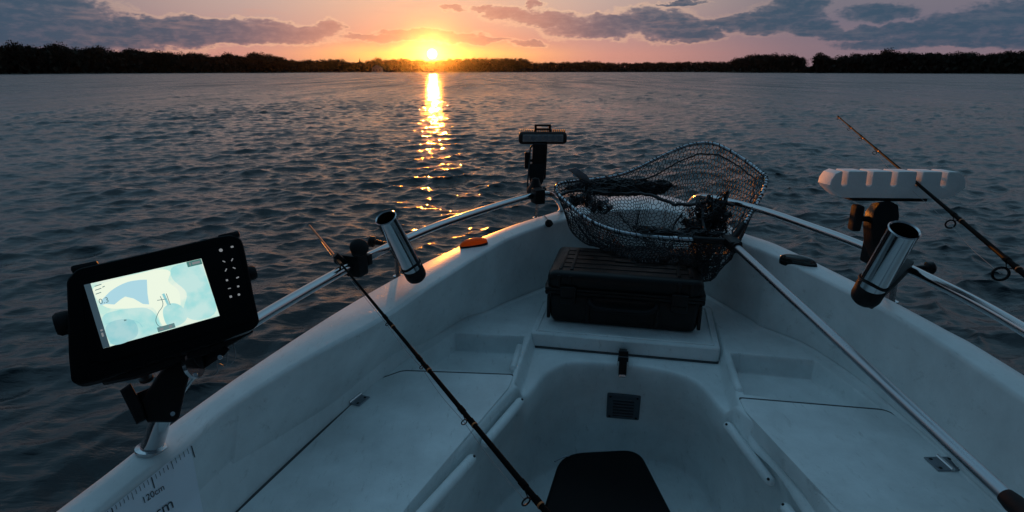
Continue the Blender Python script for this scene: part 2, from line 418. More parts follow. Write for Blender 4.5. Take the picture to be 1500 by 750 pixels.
# --- grab rails on the bench sides
for a, b in (((702, 646), (753, 587)), ((560, 806), (681, 674)), ((1076, 624), (1138, 704)), ((1163, 744), (1230, 830))):
    pa, na = hit(*a); pb, nb = hit(*b)
    n = (na + nb).normalized(); pa = pa + n * .019; pb = pb + n * .019
    bm = NB(); d = (pb - pa).normalized()
    tube(bm, [pa - d * .012, pa - d * .009, pa - d * .003, pa + d * .004, pb - d * .004, pb + d * .003, pb + d * .009, pb + d * .012], [.004, .009, .0125, .0135, .0135, .0125, .009, .004], 14)
    g = obj('grab_rail', bm, M['gel2'], boat)
    up = n.cross(d)
    for q in (pa, pb):
        c = CAM - q; c = (c - d * c.dot(d)).normalized()
        bm = NB(); Mx = frame(c, d, q + c * .0132); lathe(bm, Mx, [(0, .001), (.0035, .001), (.0035, -.002)], 10)
        s = obj('screw_plug', bm, M['dark'], boat); s.parent = g
# --- vent on the bulkhead
pv, nv = hit(913, 594)
Mv = frame(nv, LX, pv + nv * .004)
bm = NB(); box(bm, Mv, (.112, .112, .012), .012, 3)
v = obj('vent', bm, M['vent'], boat, label='square slatted vent on the front bulkhead')
for i in range(6):
    bm = NB(); Ms = Mv @ Matrix.Translation((0, -.038 + i * .0135, .0065)); box(bm, Ms, (.070, .0065, .002), .0008, 1)
    s = obj('slot', bm, M['dark'], boat); s.parent = v
    bm = NB(); Ms = Mv @ Matrix.Translation((0, -.032 + i * .0135, .008)) @ Matrix.Rotation(R(-25), 4, 'X'); box(bm, Ms, (.072, .0055, .003), .001, 1)
    s = obj('louvre', bm, M['vent'], boat); s.parent = v
for sx in (-1, 1):
    for sy in (-1, 1):
        bm = NB(); lathe(bm, Mv @ Matrix.Translation((sx * .045, sy * .045, .0055)), [(0, .002), (.004, .0015), (.0045, -.001)], 10)
        s = obj('screw', bm, M['black'], boat); s.parent = v
# --- hatch latch
pl = zl((hl[3] + hl[2]) / 2, .89); pl = pl - AX * .004
plx = at(913, 522, .90)
Ml = frame(-AX, LX, Vector((plx.x, plx.y, CAMZ - .893)) )
bm = NB(); Y = -AX
base = hl[3] + (hl[2] - hl[3]) * ((plx - hl[3]).dot(LX) / (hl[2] - hl[3]).dot(LX))
Ml = frame(-AX + Vector((0, 0, .25)), LX, Vector((base.x, base.y, CAMZ - .899)) - AX * .062)
# frame(): z out of the lid face, x to starboard, y = z cross x
yy = Ml.to_3x3() @ Vector((0, 1, 0)); sgn = 1 if yy.z > 0 else -1
box(bm, Ml @ Matrix.Translation((0, sgn * .000, 0)), (.032, .034, .016), .002); box(bm, Ml @ Matrix.Translation((0, 0, -.028)), (.026, .026, .06), .002)
la = obj('latch', bm, M['black'], boat, label='black over-centre latch on the hatch front')
bm = NB(); box(bm, Ml @ Matrix.Translation((0, -sgn * .034, .010)), (.026, .060, .009), .003, 2); s = obj('lever', bm, M['black'], boat); s.parent = la
bm = NB(); box(bm, Ml @ Matrix.Translation((0, -sgn * .062, .013)), (.022, .010, .008), .002, 2); s = obj('catch', bm, M['steel'], boat); s.parent = la
bm = NB(); w = [Ml @ Vector((x, sgn * y, .010)) for x, y in ((-.017, -.03), (-.017, 0), (.017, 0), (.017, -.03))]
tube(bm, w, .0018, 8); s = obj('bail_wire', bm, M['steel'], boat); s.parent = la
bm = NB(); lathe(bm, Ml @ Matrix.Translation((0, sgn * .008, .003)), [(0, .0025), (.004, .002), (.005, 0)], 10); s = obj('screw', bm, M['steel'], boat); s.parent = la
# --- hinges
for (cx, cy, par, dirp) in ((520, 585, lidL, ((440, 645), (553, 556))), (1384, 680, lidR, ((1335, 625), (1480, 752)))):
    c = at(cx, cy, ltop - .001); d = (at(*dirp[1], ltop) - at(*dirp[0], ltop)).normalized()
    side = Vector((d.y, -d.x, 0))
    Mx = frame((0, 0, 1), d, c)
    bm = NB(); box(bm, Mx @ Matrix.Translation((0, .018, .001)), (.05, .030, .003), .001, 1); box(bm, Mx @ Matrix.Translation((0, -.018, .001)), (.05, .030, .003), .001, 1)
    h_ = obj('hinge', bm, M['galv'], boat); h_.parent = par
    bm = NB(); tube(bm, [Mx @ Vector((-.026, 0, .004)), Mx @ Vector((.026, 0, .004))], .005, 10); s = obj('knuckle', bm, M['steel'], boat); s.parent = h_ if False else par
    for sx in (-.016, .016):
        for sy in (-.022, .022):
            bm = NB(); lathe(bm, Mx @ Matrix.Translation((sx, sy, .0025)), [(0, .0014), (.0035, .001), (.004, 0)], 8); s = obj('screw', bm, M['dark'], boat); s.parent = par
# --- nav lamps / oval fittings
def oval(px0, py0, px1, py1, wid, mt, lab, name):
    p0, n0 = hit(px0, py0, .005); p1, n1 = hit(px1, py1, .005); pc, nc = hit((px0 + px1) / 2, (py0 + py1) / 2)
    n = (n0 + n1 + nc * 2).normalized(); d = p1 - p0; L = d.length; Mx = frame(n, d, (p0 + p1) / 2)
    bm = NB(); lathe(bm, Mx @ Matrix.Diagonal((L / 2 * 1.03, wid / 2 * 1.10, 1, 1)), [(0, .003), (.93, .003), (.98, .002), (1, -.014)], 36)
    o = obj(name, bm, M['black'], boat, label=lab)
    bm = NB(); lathe(bm, Mx @ Matrix.Diagonal((L / 2, wid / 2, 1, 1)), [(0, .026), (.35, .025), (.65, .022), (.86, .017), (.97, .010), (.99, .002)], 36)
    s = obj('lens', bm, mt, boat); s.parent = o
    return o
oval(674, 364, 714, 357, .034, M['amber'], 'oval lamp with glowing amber lens on the left gunwale', 'side_lamp')
oval(1143, 380, 1196, 391, .034, M['darklens'], 'dark oval lamp on the right gunwale', 'side_lamp')
# --- rails
RR = .0125
railL = [at(222, 656, .632), at(229, 635, .60), at(238, 608, .555), at(262, 566, .51), at(315, 513, .485), at(380, 466, .482), at(500, 397, .478), at(575, 359, .475), at(640, 331, .472), at(710, 307, .470),
         at(770, 289, .468), at(793, 284, .468), at(808, 286, .485), at(818, 295, .53), at(823, 307, .60)]
bm = NB(); ps = cr_spline(railL, 8); tube(bm, ps, [RR + .0055 * max(0, 1 - k / 26) ** .5 if k < 26 else RR for k in range(len(ps))], 18)
rl = obj('bow_rail', bm, M['steel'], boat, label='left stainless bow rail')
railR = [at(1008, 306, .60), at(1012, 296, .53), at(1022, 289, .485), at(1045, 290, .468), at(1110, 306, .468), at(1190, 333, .470), at(1265, 361, .472), at(1330, 393, .475), at(1420, 438, .478), at(1500, 483, .482), at(1600, 545, .485), at(1720, 640, .485)]
bm = NB(); tube(bm, cr_spline(railR, 8), RR, 18)
rr_ = obj('bow_rail', bm, M['steel'], boat, label='right stainless bow rail')
def flange(parent, p, n, r=.027):
    bm = NB(); lathe(bm, frame(n, (1, 0, 0), p), [(0, .006), (r * .62, .006), (r * .72, .004), (r, .002), (r, -.004)], 24)
    s = obj('flange', bm, M['steel'], boat); s.parent = parent
def post(parent, px, py, top, r=.011):
    p, n = hit(px, py); bm = NB(); tube(bm, [p - Vector((0, 0, .01)), top], r, 16); s = obj('stanchion', bm, M['steel'], boat); s.parent = parent
    flange(parent, p, n, .022)
p, n = hit(222, 656); flange(rl, p, Vector((.1, .1, 1)), .0255)
p, n = hit(823, 309); flange(rl, p, n, .02)
post(rl, 583, 404, at(582, 357, .476))
post(rr_, 1307, 441, at(1312, 386, .474))
p, n = hit(785, 321); post(rl, 785, 319, at(788, 288, .470), .007)

# --- drain bung on a cord at the bow
bm = NB(); p, n = hit(802, 329)
lathe(bm, frame(n, (1, 0, 0), p), [(0, .022), (.012, .021), (.016, .016), (.016, .006), (.012, -.002)], 18); box(bm, frame(n, (1, 0, 0), p + n * .012), (.034, .010, .014), .003)
kb = obj('stopper', bm, M['rubber'], boat, label='small black rubber stopper hanging inside the bow')
bm = NB(); q, n2 = hit(797, 317); tube(bm, cr_spline([q + n2 * .004, (q + p) / 2 + n * .012, p + n * .014], 6), .0022, 8); s = obj('cord', bm, M['galv'], boat); s.parent = kb

# --- measuring decal on the left inner wall
def pxgrid(bm, quad, nu, nv, off, mi=0):
    """quad of pixels TL,TR,BR,BL laid on the hull"""
    vs = []
    for j in range(nv + 1):
        row = []
        for i in range(nu + 1):
            u, v = i / nu, j / nv
            x = (quad[0][0] * (1 - u) + quad[1][0] * u) * (1 - v) + (quad[3][0] * (1 - u) + quad[2][0] * u) * v
            y = (quad[0][1] * (1 - u) + quad[1][1] * u) * (1 - v) + (quad[3][1] * (1 - u) + quad[2][1] * u) * v
            row.append(bm.verts.new(hit(x, y, off)[0]))
        vs.append(row)
    for j in range(nv):
        for i in range(nu):
            bm.faces.new((vs[j][i], vs[j][i + 1], vs[j + 1][i + 1], vs[j + 1][i])).material_index = mi
bm = NB(); pxgrid(bm, [(150, 752), (278, 652), (302, 775), (165, 860)], 20, 12, .0012)
dec = obj('measuring_decal', bm, M['decal'], boat, label='pale vinyl fish ruler with black centimetre marks')
bm = NB()
t0 = np.array((278., 653.)); t1 = np.array((152., 750.))
for k in range(26):
    f = k / 21.5; q = t0 + (t1 - t0) * f; big = (k % 10 == 0); mid_ = k % 5 == 0
    L = 17 if big else (11 if mid_ else 7); w = 1.8 if big else .9
    if big: q = t0 + (t1 - t0) * (f + .0)
    dx, dy = .28 * L, .96 * L
    pxgrid(bm, [(q[0] - w / 2 + 1, q[1]), (q[0] + w / 2 + 1, q[1]), (q[0] + w / 2 + dx + 1, q[1] + dy), (q[0] - w / 2 + dx + 1, q[1] + dy)], 1, 3, .0022)
s = obj('tick_marks', bm, M['ink'], boat); s.parent = dec; bm = NB()
def ontext(base, bx, up):
    def fn(x, y): return hit(base[0] + bx[0] * x + up[0] * y, base[1] + bx[1] * x + up[1] * y, .0022)[0]
    return fn
add_text(bm, '120cm', ontext((208, 738), (12.2, -8.4), (-4.0, -12.5)))
s = obj('lettering', bm, M['ink'], boat); s.parent = dec; bm = NB()
add_text(bm, 'cm', ontext((228, 760), (22, -15.5), (-6.5, -22)))
s = obj('lettering', bm, M['ink'], boat); s.parent = dec

# ================================================================ ROD HOLDERS
def rod_holder(top, bot, r, label, knobp, anchor):
    ax = (top - bot).normalized(); t = thing('rod_holder', label, 'rod holder', bot, 'rod holders clamped to the bow rails')
    Mx = frame(ax, (1, 0, 0), bot); L = (top - bot).length
    bm = NB(); lathe(bm, Mx, [(r * .9, .035), (r, .036), (r, L - .004), (r * 1.05, L - .001), (r * 1.07, L), (r * 1.0, L + .002), (r * .91, L - .001), (r * .9, .05), (0, .05)], 36)
    obj('tube', bm, M['steel'], t)
    bm = NB(); lathe(bm, Mx, [(0, -.004), (r * .8, -.004), (r * 1.0, .002), (r * 1.08, .010), (r * 1.08, .040), (r * 1.01, .043)], 32); obj('end_cap', bm, M['rubber'], t)
    bm = NB(); mid = bot + ax * L * .34; c = (anchor - mid)
    box(bm, frame(ax, c, mid + c * .62 + Vector((0, 0, .01))), (c.length * .5, .03, .045), .006)
    mt = obj('clamp', bm, M['black'], t)
    # band round the tube and anchor with a twisted tie
    bm = NB(); q = bot + ax * .058; Mq = frame(ax, c, q)
    e = Mq.inverted() @ anchor; ex = min(r * 1.9, max(r * 1.2, Vector((e.x, e.y, 0)).length))
    pts = []
    for k in range(28):
        a = 2 * math.pi * k / 28; x = math.cos(a) * (r + .002); y = math.sin(a) * (r + .002)
        if x > 0: x = x * (ex / (r + .002)); y *= max(.25, 1 - .75 * math.cos(a))
        pts.append(Mq @ Vector((x, y, .006 * math.cos(a * 2))))
    tube(bm, pts, .0022, 8, closed=True); obj('cable_tie', bm, M['rubber'], t)
    kp, kn = knobp
    bm = NB(); lathe(bm, frame(kn, (0, 0, 1), kp), [(0, .022), (.012, .022), (.016, .018), (.016, .004), (.008, 0), (.006, -.03)], 12); obj('knob', bm, M['black'], t)
    return t
tl = D(565, 319, 1.54); bl = D(611, 406, 1.70)
rl_at = at(578, 358, .475)
rod_holder(tl, bl, .028, 'steel tube rod holder leaning on the left rail, black end cap', (rl_at + Vector((-.055, .005, .005)), Vector((-1, -.1, .2))), at(583, 380, .55))
rr_at = at(1318, 389, .474)
rod_holder(D(1325, 337, 1.14), D(1266, 438, 1.27), .028, 'steel tube rod holder leaning on the right rail below the white foam rest', (rr_at + Vector((.05, -.02, .0)), Vector((1, -.2, .1))), at(1307, 425, .55))

# ================================================================ CLAMP MOUNT on left rail
def clampon(bm, p, d, s=.03):
    box(bm, frame(d, (0, 0, 1), p), (s * 1.7, s * 1.6, s * 1.2), .006)
t = thing('rail_clamp', 'black ball clamp with round knob on the left rail, rod passing through', 'clamp', at(520, 388, .478))
dr = (at(575, 359, .475) - at(500, 397, .478)).normalized(); c = at(520, 387, .478)
bm = NB(); clampon(bm, c, dr, .034); box(bm, frame(dr, (0, 0, 1), c + dr * .045), (.03, .034, .02), .004)
tube(bm, [c + Vector((-.02, -.02, .01)), c + Vector((-.04, -.03, .035))], .009, 10); obj('clamp_body', bm, M['black'], t)
kc = D(526, 363, (c - CAM).dot(ray(750, 375)) - .04)
bm = NB(); tube(bm, [c, kc], .010, 12); obj('stem', bm, M['black'], t)
bm = NB(); kn = (CAM - kc).normalized() + Vector((.2, 0, .5)); lathe(bm, frame(kn, (1, 0, 0), kc), [(0, .016), (.014, .015), (.021, .010), (.024, .003), (.022, -.006), (.012, -.012), (0, -.013)], 20); obj('knob', bm, M['rubber'], t)
for q in ((-.035, .0), (.012, .018)):
    bm = NB(); lathe(bm, frame((-.4, -.5, .8), (1, 0, 0), c + Vector((q[0], -.015, .012 + q[1]))), [(0, .016), (.008, .015), (.010, .01), (.010, 0), (.006, -.01)], 12)
    obj('wing_bolt', bm, M['black'], t)
bm = NB(); lathe(bm, frame((0, -.7, .7), (1, 0, 0), c + dr * .04 + Vector((.0, -.012, .014))), [(0, .008), (.005, .007), (.007, 0)], 8); obj('bolt', bm, M['steel'], t)

# ================================================================ LEFT ROD
def rod(A, B, tip_r, butt_r, name, label, guides, thread=True, sunlit_to=.0, tipcol=None):
    """A tip, B butt; guides = [(f, ring radius)]"""
    t = thing(name, label, 'fishing rod', B); d = (B - A); L = d.length; u = d / L
    n = 24; bm = NB(); pts = [A + d * (i / n) for i in range(n + 1)]
    tube(bm, pts, [tip_r + (butt_r - tip_r) * (i / n) for i in range(n + 1)], 12)
    bk = obj('blank', bm, M['rod'], t)
    if sunlit_to:
        bm = NB(); q = A + d * sunlit_to; tube(bm, [A, (A + q) / 2, q], [tip_r + .0006, tip_r + .0008, tip_r + (butt_r - tip_r) * sunlit_to + .0006], 10)
        obj('sunlit_tip', bm, M['wrap'], t)  # orange of the low sun put into the tip's colour
    down = Vector((0, 0, -1)); down = (down - u * down.dot(u)).normalized(); down = (down + Vector((-.55, 0, 0))).normalized(); down = (down - u * down.dot(u)).normalized()
    prev = None
    for f, gr in guides:
        p = A + d * f; rr = tip_r + (butt_r - tip_r) * f
        c = p + down * (rr + gr * 1.55)
        bm = NB(); Mx = frame(u, down, c)
        pts = [Mx @ Vector((gr * math.cos(a), gr * math.sin(a), 0)) for a in np.linspace(0, 2 * math.pi, 20, endpoint=False)]
        tube(bm, pts, max(.0009, gr * .2), 8, closed=True)
        tube(bm, [c - down * gr, p + u * .016 + down * rr * .6], .0009, 6); tube(bm, [c - down * gr, p - u * .016 + down * rr * .6], .0009, 6)
        g = obj('line_guide', bm, M['black'], t)
        bm = NB()
        for sgn in (-1, 1): tube(bm, [p + u * (.018 * sgn - .007), p + u * (.018 * sgn + .007)], rr + .0009, 12)
        s = obj('thread_wrap', bm, M['rod'], t); s.parent = g
        bm = NB(); q = p + u * .0255; tube(bm, [q - u * .0016, q + u * .0016], rr + .0012, 12); s = obj('wrap_band', bm, M['wrap'], t); s.parent = g
        if thread:
            q0 = prev if prev is not None else A
            bm = NB(); ml = (q0 + c) / 2 + down * .004
            tube(bm, cr_spline([q0, ml, c], 5), .00045, 5); obj('line', bm, M['line'], t)
        prev = c
    return t, A, d, down
pr = at(510, 401, .478) + Vector((0, 0, .022)); pa = D(510, 399, (at(510, 399, .478) - CAM).dot(ray(750, 375)) - .035)
pb = D(806, 757, .80)
# tip: same line, at pixel (453,340)
def extend_to(pa, pb, px):
    d = pa - pb; lo, hi = 0, 4
    for _ in range(60):
        m = (lo + hi) / 2; q = pb + d * m - CAM; w = q.dot(ray(750, 375)); x = 750 + F * q.x / w
        if (x > px) == ((pb + d * .5 - CAM).x / ((pb + d * .5 - CAM).dot(ray(750, 375))) * F + 750 > px): lo = m
        else: hi = m
    return pb + d * lo
tip = extend_to(pa, pb, 453)
def ff(A, B, px):
    lo, hi = 0., 1.
    f0 = (A - CAM); x0 = F * f0.x / f0.dot(ray(750, 375)) + 750
    for _ in range(50):
        m = (lo + hi) / 2; q = A + (B - A) * m - CAM; x = 750 + F * q.x / q.dot(ray(750, 375))
        if (x < px): lo = m
        else: hi = m
    return lo
butt = pb + (pb - pa) * .35
gl = [(ff(tip, butt, 569), .003), (ff(tip, butt, 620), .0035), (ff(tip, butt, 684), .005), (ff(tip, butt, 777), .0068)]
rod(tip, butt, .0020, .0056, 'fishing_rod', 'dark fishing rod crossing the left bench, its tip painted sunlit orange beyond the rail clamp', gl, sunlit_to=ff(tip, butt, 500))
# ferrule
# thin line along the rod
g3 = tip + (butt - tip) * gl[3][0]; 

# ================================================================ FOAM ROD REST on right rail
t = thing('rod_rest', 'white foam rod rest with five notches on a black bracket over the right rail', 'rod rest', at(1290, 371, .473))
dF = 1.42
c0 = D(1200, 270, dF + .01); c1 = D(1400, 271, dF - .01); xdir = (c1 - c0).normalized(); cen = D(1303, 268.5, dF)
Wd = .312; H = .064; DP = .068
Mf = frame(Vector((0, .06, 1)), xdir, cen)
prof = []           # side outline in local x,z with notches
slots = [-.118 + k * .0575 for k in range(5)]
slots = [(-.123 + .057 * k) for k in range(5)]
sw, sd = .0135, .036
def foam_outline():
    o = []
    a = Wd / 2
    # bottom left round to top
    o += [(-a + .035, -H / 2), (-a + .022, -H / 2 + .008), (-a + .006, -H / 2 + .022), (-a, -.002), (-a + .002, .012), (-a + .010, H / 2 - .006), (-a + .022, H / 2)]
    for s in slots:
        o += [(s - sw / 2 - .002, H / 2), (s - sw / 2, H / 2 - .002), (s - sw / 2, H / 2 - sd + .004), (s - sw / 2 + .004, H / 2 - sd), (s + sw / 2 - .004, H / 2 - sd), (s + sw / 2, H / 2 - sd + .004), (s + sw / 2, H / 2 - .002), (s + sw / 2 + .002, H / 2)]
    o += [(a - .022, H / 2), (a - .010, H / 2 - .006), (a - .002, .012), (a, -.004), (a - .006, -H / 2 + .020), (a - .022, -H / 2 + .007), (a - .035, -H / 2)]
    return o
bm = NB(); ol = foam_outline()
fa = [bm.verts.new(Mf @ Vector((x, -DP / 2, z))) for x, z in ol]; fb = [bm.verts.new(Mf @ Vector((x, DP / 2, z))) for x, z in ol]
f1 = bm.faces.new(fa); f2 = bm.faces.new(list(reversed(fb))); n = len(ol)
for i in range(n): bm.faces.new((fa[i], fb[i], fb[(i + 1) % n], fa[(i + 1) % n]))
bmesh.ops.recalc_face_normals(bm, faces=bm.faces)
bmesh.ops.bevel(bm, geom=list(set(f1.edges) | set(f2.edges)), offset=.0028, segments=2, profile=.6, affect='EDGES')
bmesh.ops.triangulate(bm, faces=[f for f in bm.faces if len(f.verts) > 6])
obj('foam_block', bm, M['foam'], t, auto=30)
bm = NB(); box(bm, Mf @ Matrix.Translation((-.010, 0, -H / 2 - .0045)), (.175, .06, .007), .002); obj('base_plate', bm, M['black'], t)
kk = D(1287, 297, dF); bd = D(1283, 372, dF - .0)
bm = NB(); axm = (kk - bd).normalized()
Mk = frame(axm, xdir, D(1289, 334, dF))
prof = [(-.010, -.075), (.020, -.072), (.024, -.03), (.031, .0), (.034, .03), (.030, .056), (.010, .066), (-.012, .062), (-.026, .04), (-.030, .005), (-.026, -.035)]
fa = [Mk @ Vector((x, -.020, z)) for x, z in prof]
prism(bm, fa, (Mk.to_3x3() @ Vector((0, .04, 0))), bev=.005)
obj('arm', bm, M['black'], t)
bm = NB(); tube(bm, [D(1286, 322, dF), D(1258, 320, dF)], .007, 12); obj('stem', bm, M['black'], t)
bm = NB(); box(bm, frame(Vector((0, 0, 1)), xdir, D(1254, 319, dF)), (.021, .030, .064), .007, 3); obj('knob', bm, M['rubber'], t)
bm = NB(); drr = (at(1330, 393, .475) - at(1265, 361, .472)).normalized(); clampon(bm, at(1283, 369, .473), drr, .036)
tube(bm, [at(1283, 369, .473) + Vector((-.02, -.02, 0)), at(1283, 369, .473) + Vector((-.035, -.03, .03))], .008, 10); obj('clamp', bm, M['black'], t)

# ================================================================ RIGHT ROD
pn = Mf @ Vector((slots[3] - .001, -DP / 2, H / 2 - sd + .006))
qn = pn - CAM; dn = qn.dot(ray(750, 375)); pnx = 750 + F * qn.x / dn; 
A = D(1228, 171, 2.25); 
# line through the notch, aimed at pixel (1228,171) for the tip and (1500,452) toward the butt
def zc(p): q = p - CAM; w = q.dot(ray(750, 375)); up = Vector((0, sp_, cp)); return (750 + F * q.x / w, 375 - F * q.dot(up) / w)
bt = pn + (pn - A) * .9
rod(A, bt, .0020, .0050, 'fishing_rod', 'dark fishing rod resting in a notch of the white foam rest, tip over the water',
    [(ff(A, bt, 1229), .003), (ff(A, bt, 1246), .004), (ff(A, bt, 1263), .0045), (ff(A, bt, 1285), .005), (ff(A, bt, 1402), .0085), (ff(A, bt, 1482), .0115)])

# ================================================================ LIGHT BAR
dL = 2.46
base = at(790, 288, .469)
t = thing('light_bar', 'small wide LED lamp on a black upright bracket clamped at the bow rail', 'lamp', base)
Lp = D(795, 202, dL); Mx = frame(Vector((0, -1, .05)), (1, 0, 0), Lp)     # local z faces the camera
bm = NB(); box(bm, Mx, (.205, .052, .045), .02, 4); obj('housing', bm, M['heat'], t)
bm = NB(); box(bm, Mx @ Matrix.Translation((0, 0, .0235)), (.170, .030, .006), .006, 3); ln = obj('lens', bm, M['lens'], t)
for i in range(6):
    bm = NB(); lathe(bm, Mx @ Matrix.Translation((-.07 + .028 * i, 0, .0268)), [(0, .0003), (.008, .0006), (.0105, 0)], 14); s = obj('reflector', bm, M['galv'], t); s.parent = ln
bm = NB()
for i in range(24):
    box(bm, Mx @ Matrix.Translation((-.092 + .008 * i, .028, -.003)), (.003, .012, .034), .0008, 1)
obj('cooling_fins', bm, M['heat'], t)
upv = Mx.to_3x3() @ Vector((0, 1, 0)); s_ = 1 if upv.z > 0 else -1
bm = NB()
for x0, z0, sx, sz in ((-.030, .040, .010, .03), (.030, .040, .010, .03), (0, .052, .07, .008), (0, .036, .07, .008)):
    box(bm, Mx @ Matrix.Translation((x0, s_ * z0, -.01)), (sx, sz, .02), .003)
obj('top_bracket', bm, M['black'], t)
bm = NB()
box(bm, frame((.03, 0, 1), (1, 0, 0), D(790, 236, dL + .01)), (.062, .034, .155), .012, 3)
prism(bm, [D(772 + 0, 240, dL - .01), D(799, 240, dL - .01), D(796, 266, dL - .01), D(788, 280, dL - .01), D(778, 278, dL - .01)], (0, .035, 0), bev=.003)
obj('column', bm, M['black'], t)
bm = NB(); box(bm, frame((0, 0, 1), (1, 0, 0), D(772, 235, dL)), (.020, .026, .070), .006, 3); tube(bm, [D(772, 235, dL), D(784, 235, dL)], .006, 10); obj('knob', bm, M['rubber'], t)
bm = NB(); clampon(bm, at(788, 287, .469), Vector((1, .4, 0)), .034)
lathe(bm, frame((0, 0, 1), (1, 0, 0), at(784, 281, .469)), [(.0, .06), (.014, .055), (.022, .03), (.034, .01), (.036, -.02), (0, -.024)], 16)
for q in ((775, 278), (797, 279)): lathe(bm, frame((0, -.5, 1), (1, 0, 0), D(*q, dL - .03)), [(0, .014), (.008, .013), (.011, .006), (.010, -.006), (.005, -.02)], 12)
obj('clamp', bm, M['black'], t)
bm = NB(); tube(bm, cr_spline([D(783, 211, dL), D(777, 217, dL - .005), D(776, 232, dL - .01), D(774, 255, dL - .01), D(773, 275, dL), D(779, 286, dL)], 6), .0035, 8); obj('cable', bm, M['wire'], t)

# ================================================================ EQUIPMENT CASE
KB = .872
cw, cd, chh = .545, .33, .19
fl = at(803, 473, KB); fr_ = at(1022, 492, KB); xd = (fr_ - fl); xd.z = 0; xd.normalize(); yd = Vector((-xd.y, xd.x, 0))
cw = (fr_ - fl).length
mc = (fl + fr_) / 2 + yd * cd / 2
t = thing('equipment_case', 'black ribbed waterproof hard case resting on the hatch lid', 'case', mc)
Mc = Matrix((xd, yd, Vector((0, 0, 1)))).transposed().to_4x4(); Mc.translation = mc
T = Matrix.Translation
bm = NB(); box(bm, Mc @ T((0, 0, .062)), (cw + .006, cd, .122), .03, 5, taper=.965); obj('case_body', bm, M['case'], t)
bm = NB(); box(bm, Mc @ T((0, 0, .163)), (cw + .016, cd + .008, .072), .033, 6)
lidc = obj('case_lid', bm, M['case'], t)
bm = NB(); box(bm, Mc @ T((0, 0, .1245)), (cw + .026, cd + .018, .012), .004, 2); box(bm, Mc @ T((0, 0, .1365)), (cw + .026, cd + .018, .010), .004, 2); obj('sealing_rim', bm, M['case'], t)
for x in (-.225, -.185, .185, .225):       # ribs over the lid
    bm = NB(); box(bm, Mc @ T((x, 0, .1995)), (.012, cd - .06, .006), .0025, 2); box(bm, Mc @ T((x, -cd / 2 - .004, .165)), (.012, .006, .045), .0025, 2)
    obj('lid_rib', bm, M['case'], t).parent = lidc
for y in (-.10, -.05, .0, .05, .10):
    bm = NB(); box(bm, Mc @ T((0, y, .1992)), (cw - .07, .009, .004), .0018, 2); obj('lid_rib', bm, M['case'], t).parent = lidc
for sx in (-1, 1):
    bm = NB(); Ml2 = Mc @ T((sx * .19, -cd / 2 - .010, .118)); box(bm, Ml2, (.056, .018, .066), .006, 3); box(bm, Ml2 @ T((0, -.008, -.018)), (.05, .01, .02), .004)
    lt = obj('case_latch', bm, M['case'], t)
    bm = NB(); box(bm, Mc @ T((sx * (cw / 2 + .010), -.05, .112)), (.022, .13, .045), .008, 3); obj('side_grip', bm, M['case'], t)
    bm = NB(); box(bm, Mc @ T((sx * (cw / 2 + .002), -cd / 2 + .02, .06)), (.012, .02, .09), .004, 2); obj('body_rib', bm, M['case'], t); bm = NB(); box(bm, Mc @ T((sx * .12, -cd / 2 - .002, .06)), (.014, .012, .085), .004, 2); obj('body_rib', bm, M['case'], t)
bm = NB(); hpts = [Mc @ Vector(q) for q in ((-.115, -cd / 2 - .004, .104), (-.112, -cd / 2 - .024, .098), (-.085, -cd / 2 - .030, .083), (0, -cd / 2 - .031, .080), (.085, -cd / 2 - .030, .083), (.112, -cd / 2 - .024, .098), (.115, -cd / 2 - .004, .104))]
tube(bm, cr_spline(hpts, 6), .008, 12); obj('carry_handle', bm, M['rubber'], t)
bm = NB(); box(bm, Mc @ T((.0, 0, .2005)), (.075, .030, .004), .0018, 2); obj('lid_badge', bm, M['case'], t)

# ================================================================ BLACK BOX on the floor
t = thing('storage_box', 'glossy black lidded box on the boat floor at the bottom edge', 'box', W(.26, 1.33, 1.3))
bxd = Vector((math.cos(R(3)), -math.sin(R(-5)), 0)).normalized()
Mb = frame((0, 0, 1), (1, .0, 0), W(.275, 1.30, 1.3))
def rbx(bm, z, sx, sy, h, b): box(bm, Mb @ T((0, 0, z)), (sx, sy, h), b, 6)
topz = .17
q = [at(787, 690, 1.13), at(838, 666, 1.13), at(925, 658, 1.13), at(943, 668, 1.13), at(1000, 790, 1.13), at(800, 810, 1.13)]
cxx = sum(p.x for p in q) / 6
outl = [at(822, 663, 1.13), at(936, 657, 1.13), at(1010, 800, 1.13), at(778, 800, 1.13)]
bm = NB(); pts = round_poly(outl, [.075, .06, .02, .03], 10); prism(bm, pts, (0, 0, -.03), bev=.010, seg=4); lb = obj('box_lid', bm, M['gloss'], t)
bm = NB(); pts = [zl(p, 1.155) for p in shrink(pts, .006)]; prism(bm, pts, (0, 0, -.145), bev=.002); obj('box_body', bm, M['gloss'], t)
bm = NB(); tube(bm, cr_spline([at(812, 676, 1.127), at(824, 670, 1.127), at(834, 668, 1.127)], 5), .0022, 8); obj('lid_trim', bm, M['galv'], t).parent = lb

# ================================================================ FISHFINDER
def quad_solve(px4, dmean):
    """parallelogram TL,TR,BR,BL through four pixel rays"""
    r = [ray(*p) for p in px4]
    # a*r0 + c*r2 = b*r1 + d*r3 , a=1
    Mt = np.array([[-r[2].x, r[1].x, r[3].x], [-r[2].y, r[1].y, r[3].y], [-r[2].z, r[1].z, r[3].z]])
    c, b, d = np.linalg.solve(Mt, np.array([r[0].x, r[0].y, r[0].z])); k = dmean * 4 / (1 + b + c + d)
    return [CAM + r[0] * k, CAM + r[1] * (b * k), CAM + r[2] * (c * k), CAM + r[3] * (d * k)]
S = quad_solve([(128.5, 417), (299, 378.5), (317, 464), (146, 512)], .90)
sx_ = ((S[1] - S[0]) + (S[2] - S[3])) / 2; sy_ = ((S[3] - S[0]) + (S[2] - S[1])) / 2
SW, SH = sx_.length, sy_.length
print('screen', SW, SH, 'ortho', sx_.normalized().dot(sy_.normalized()))
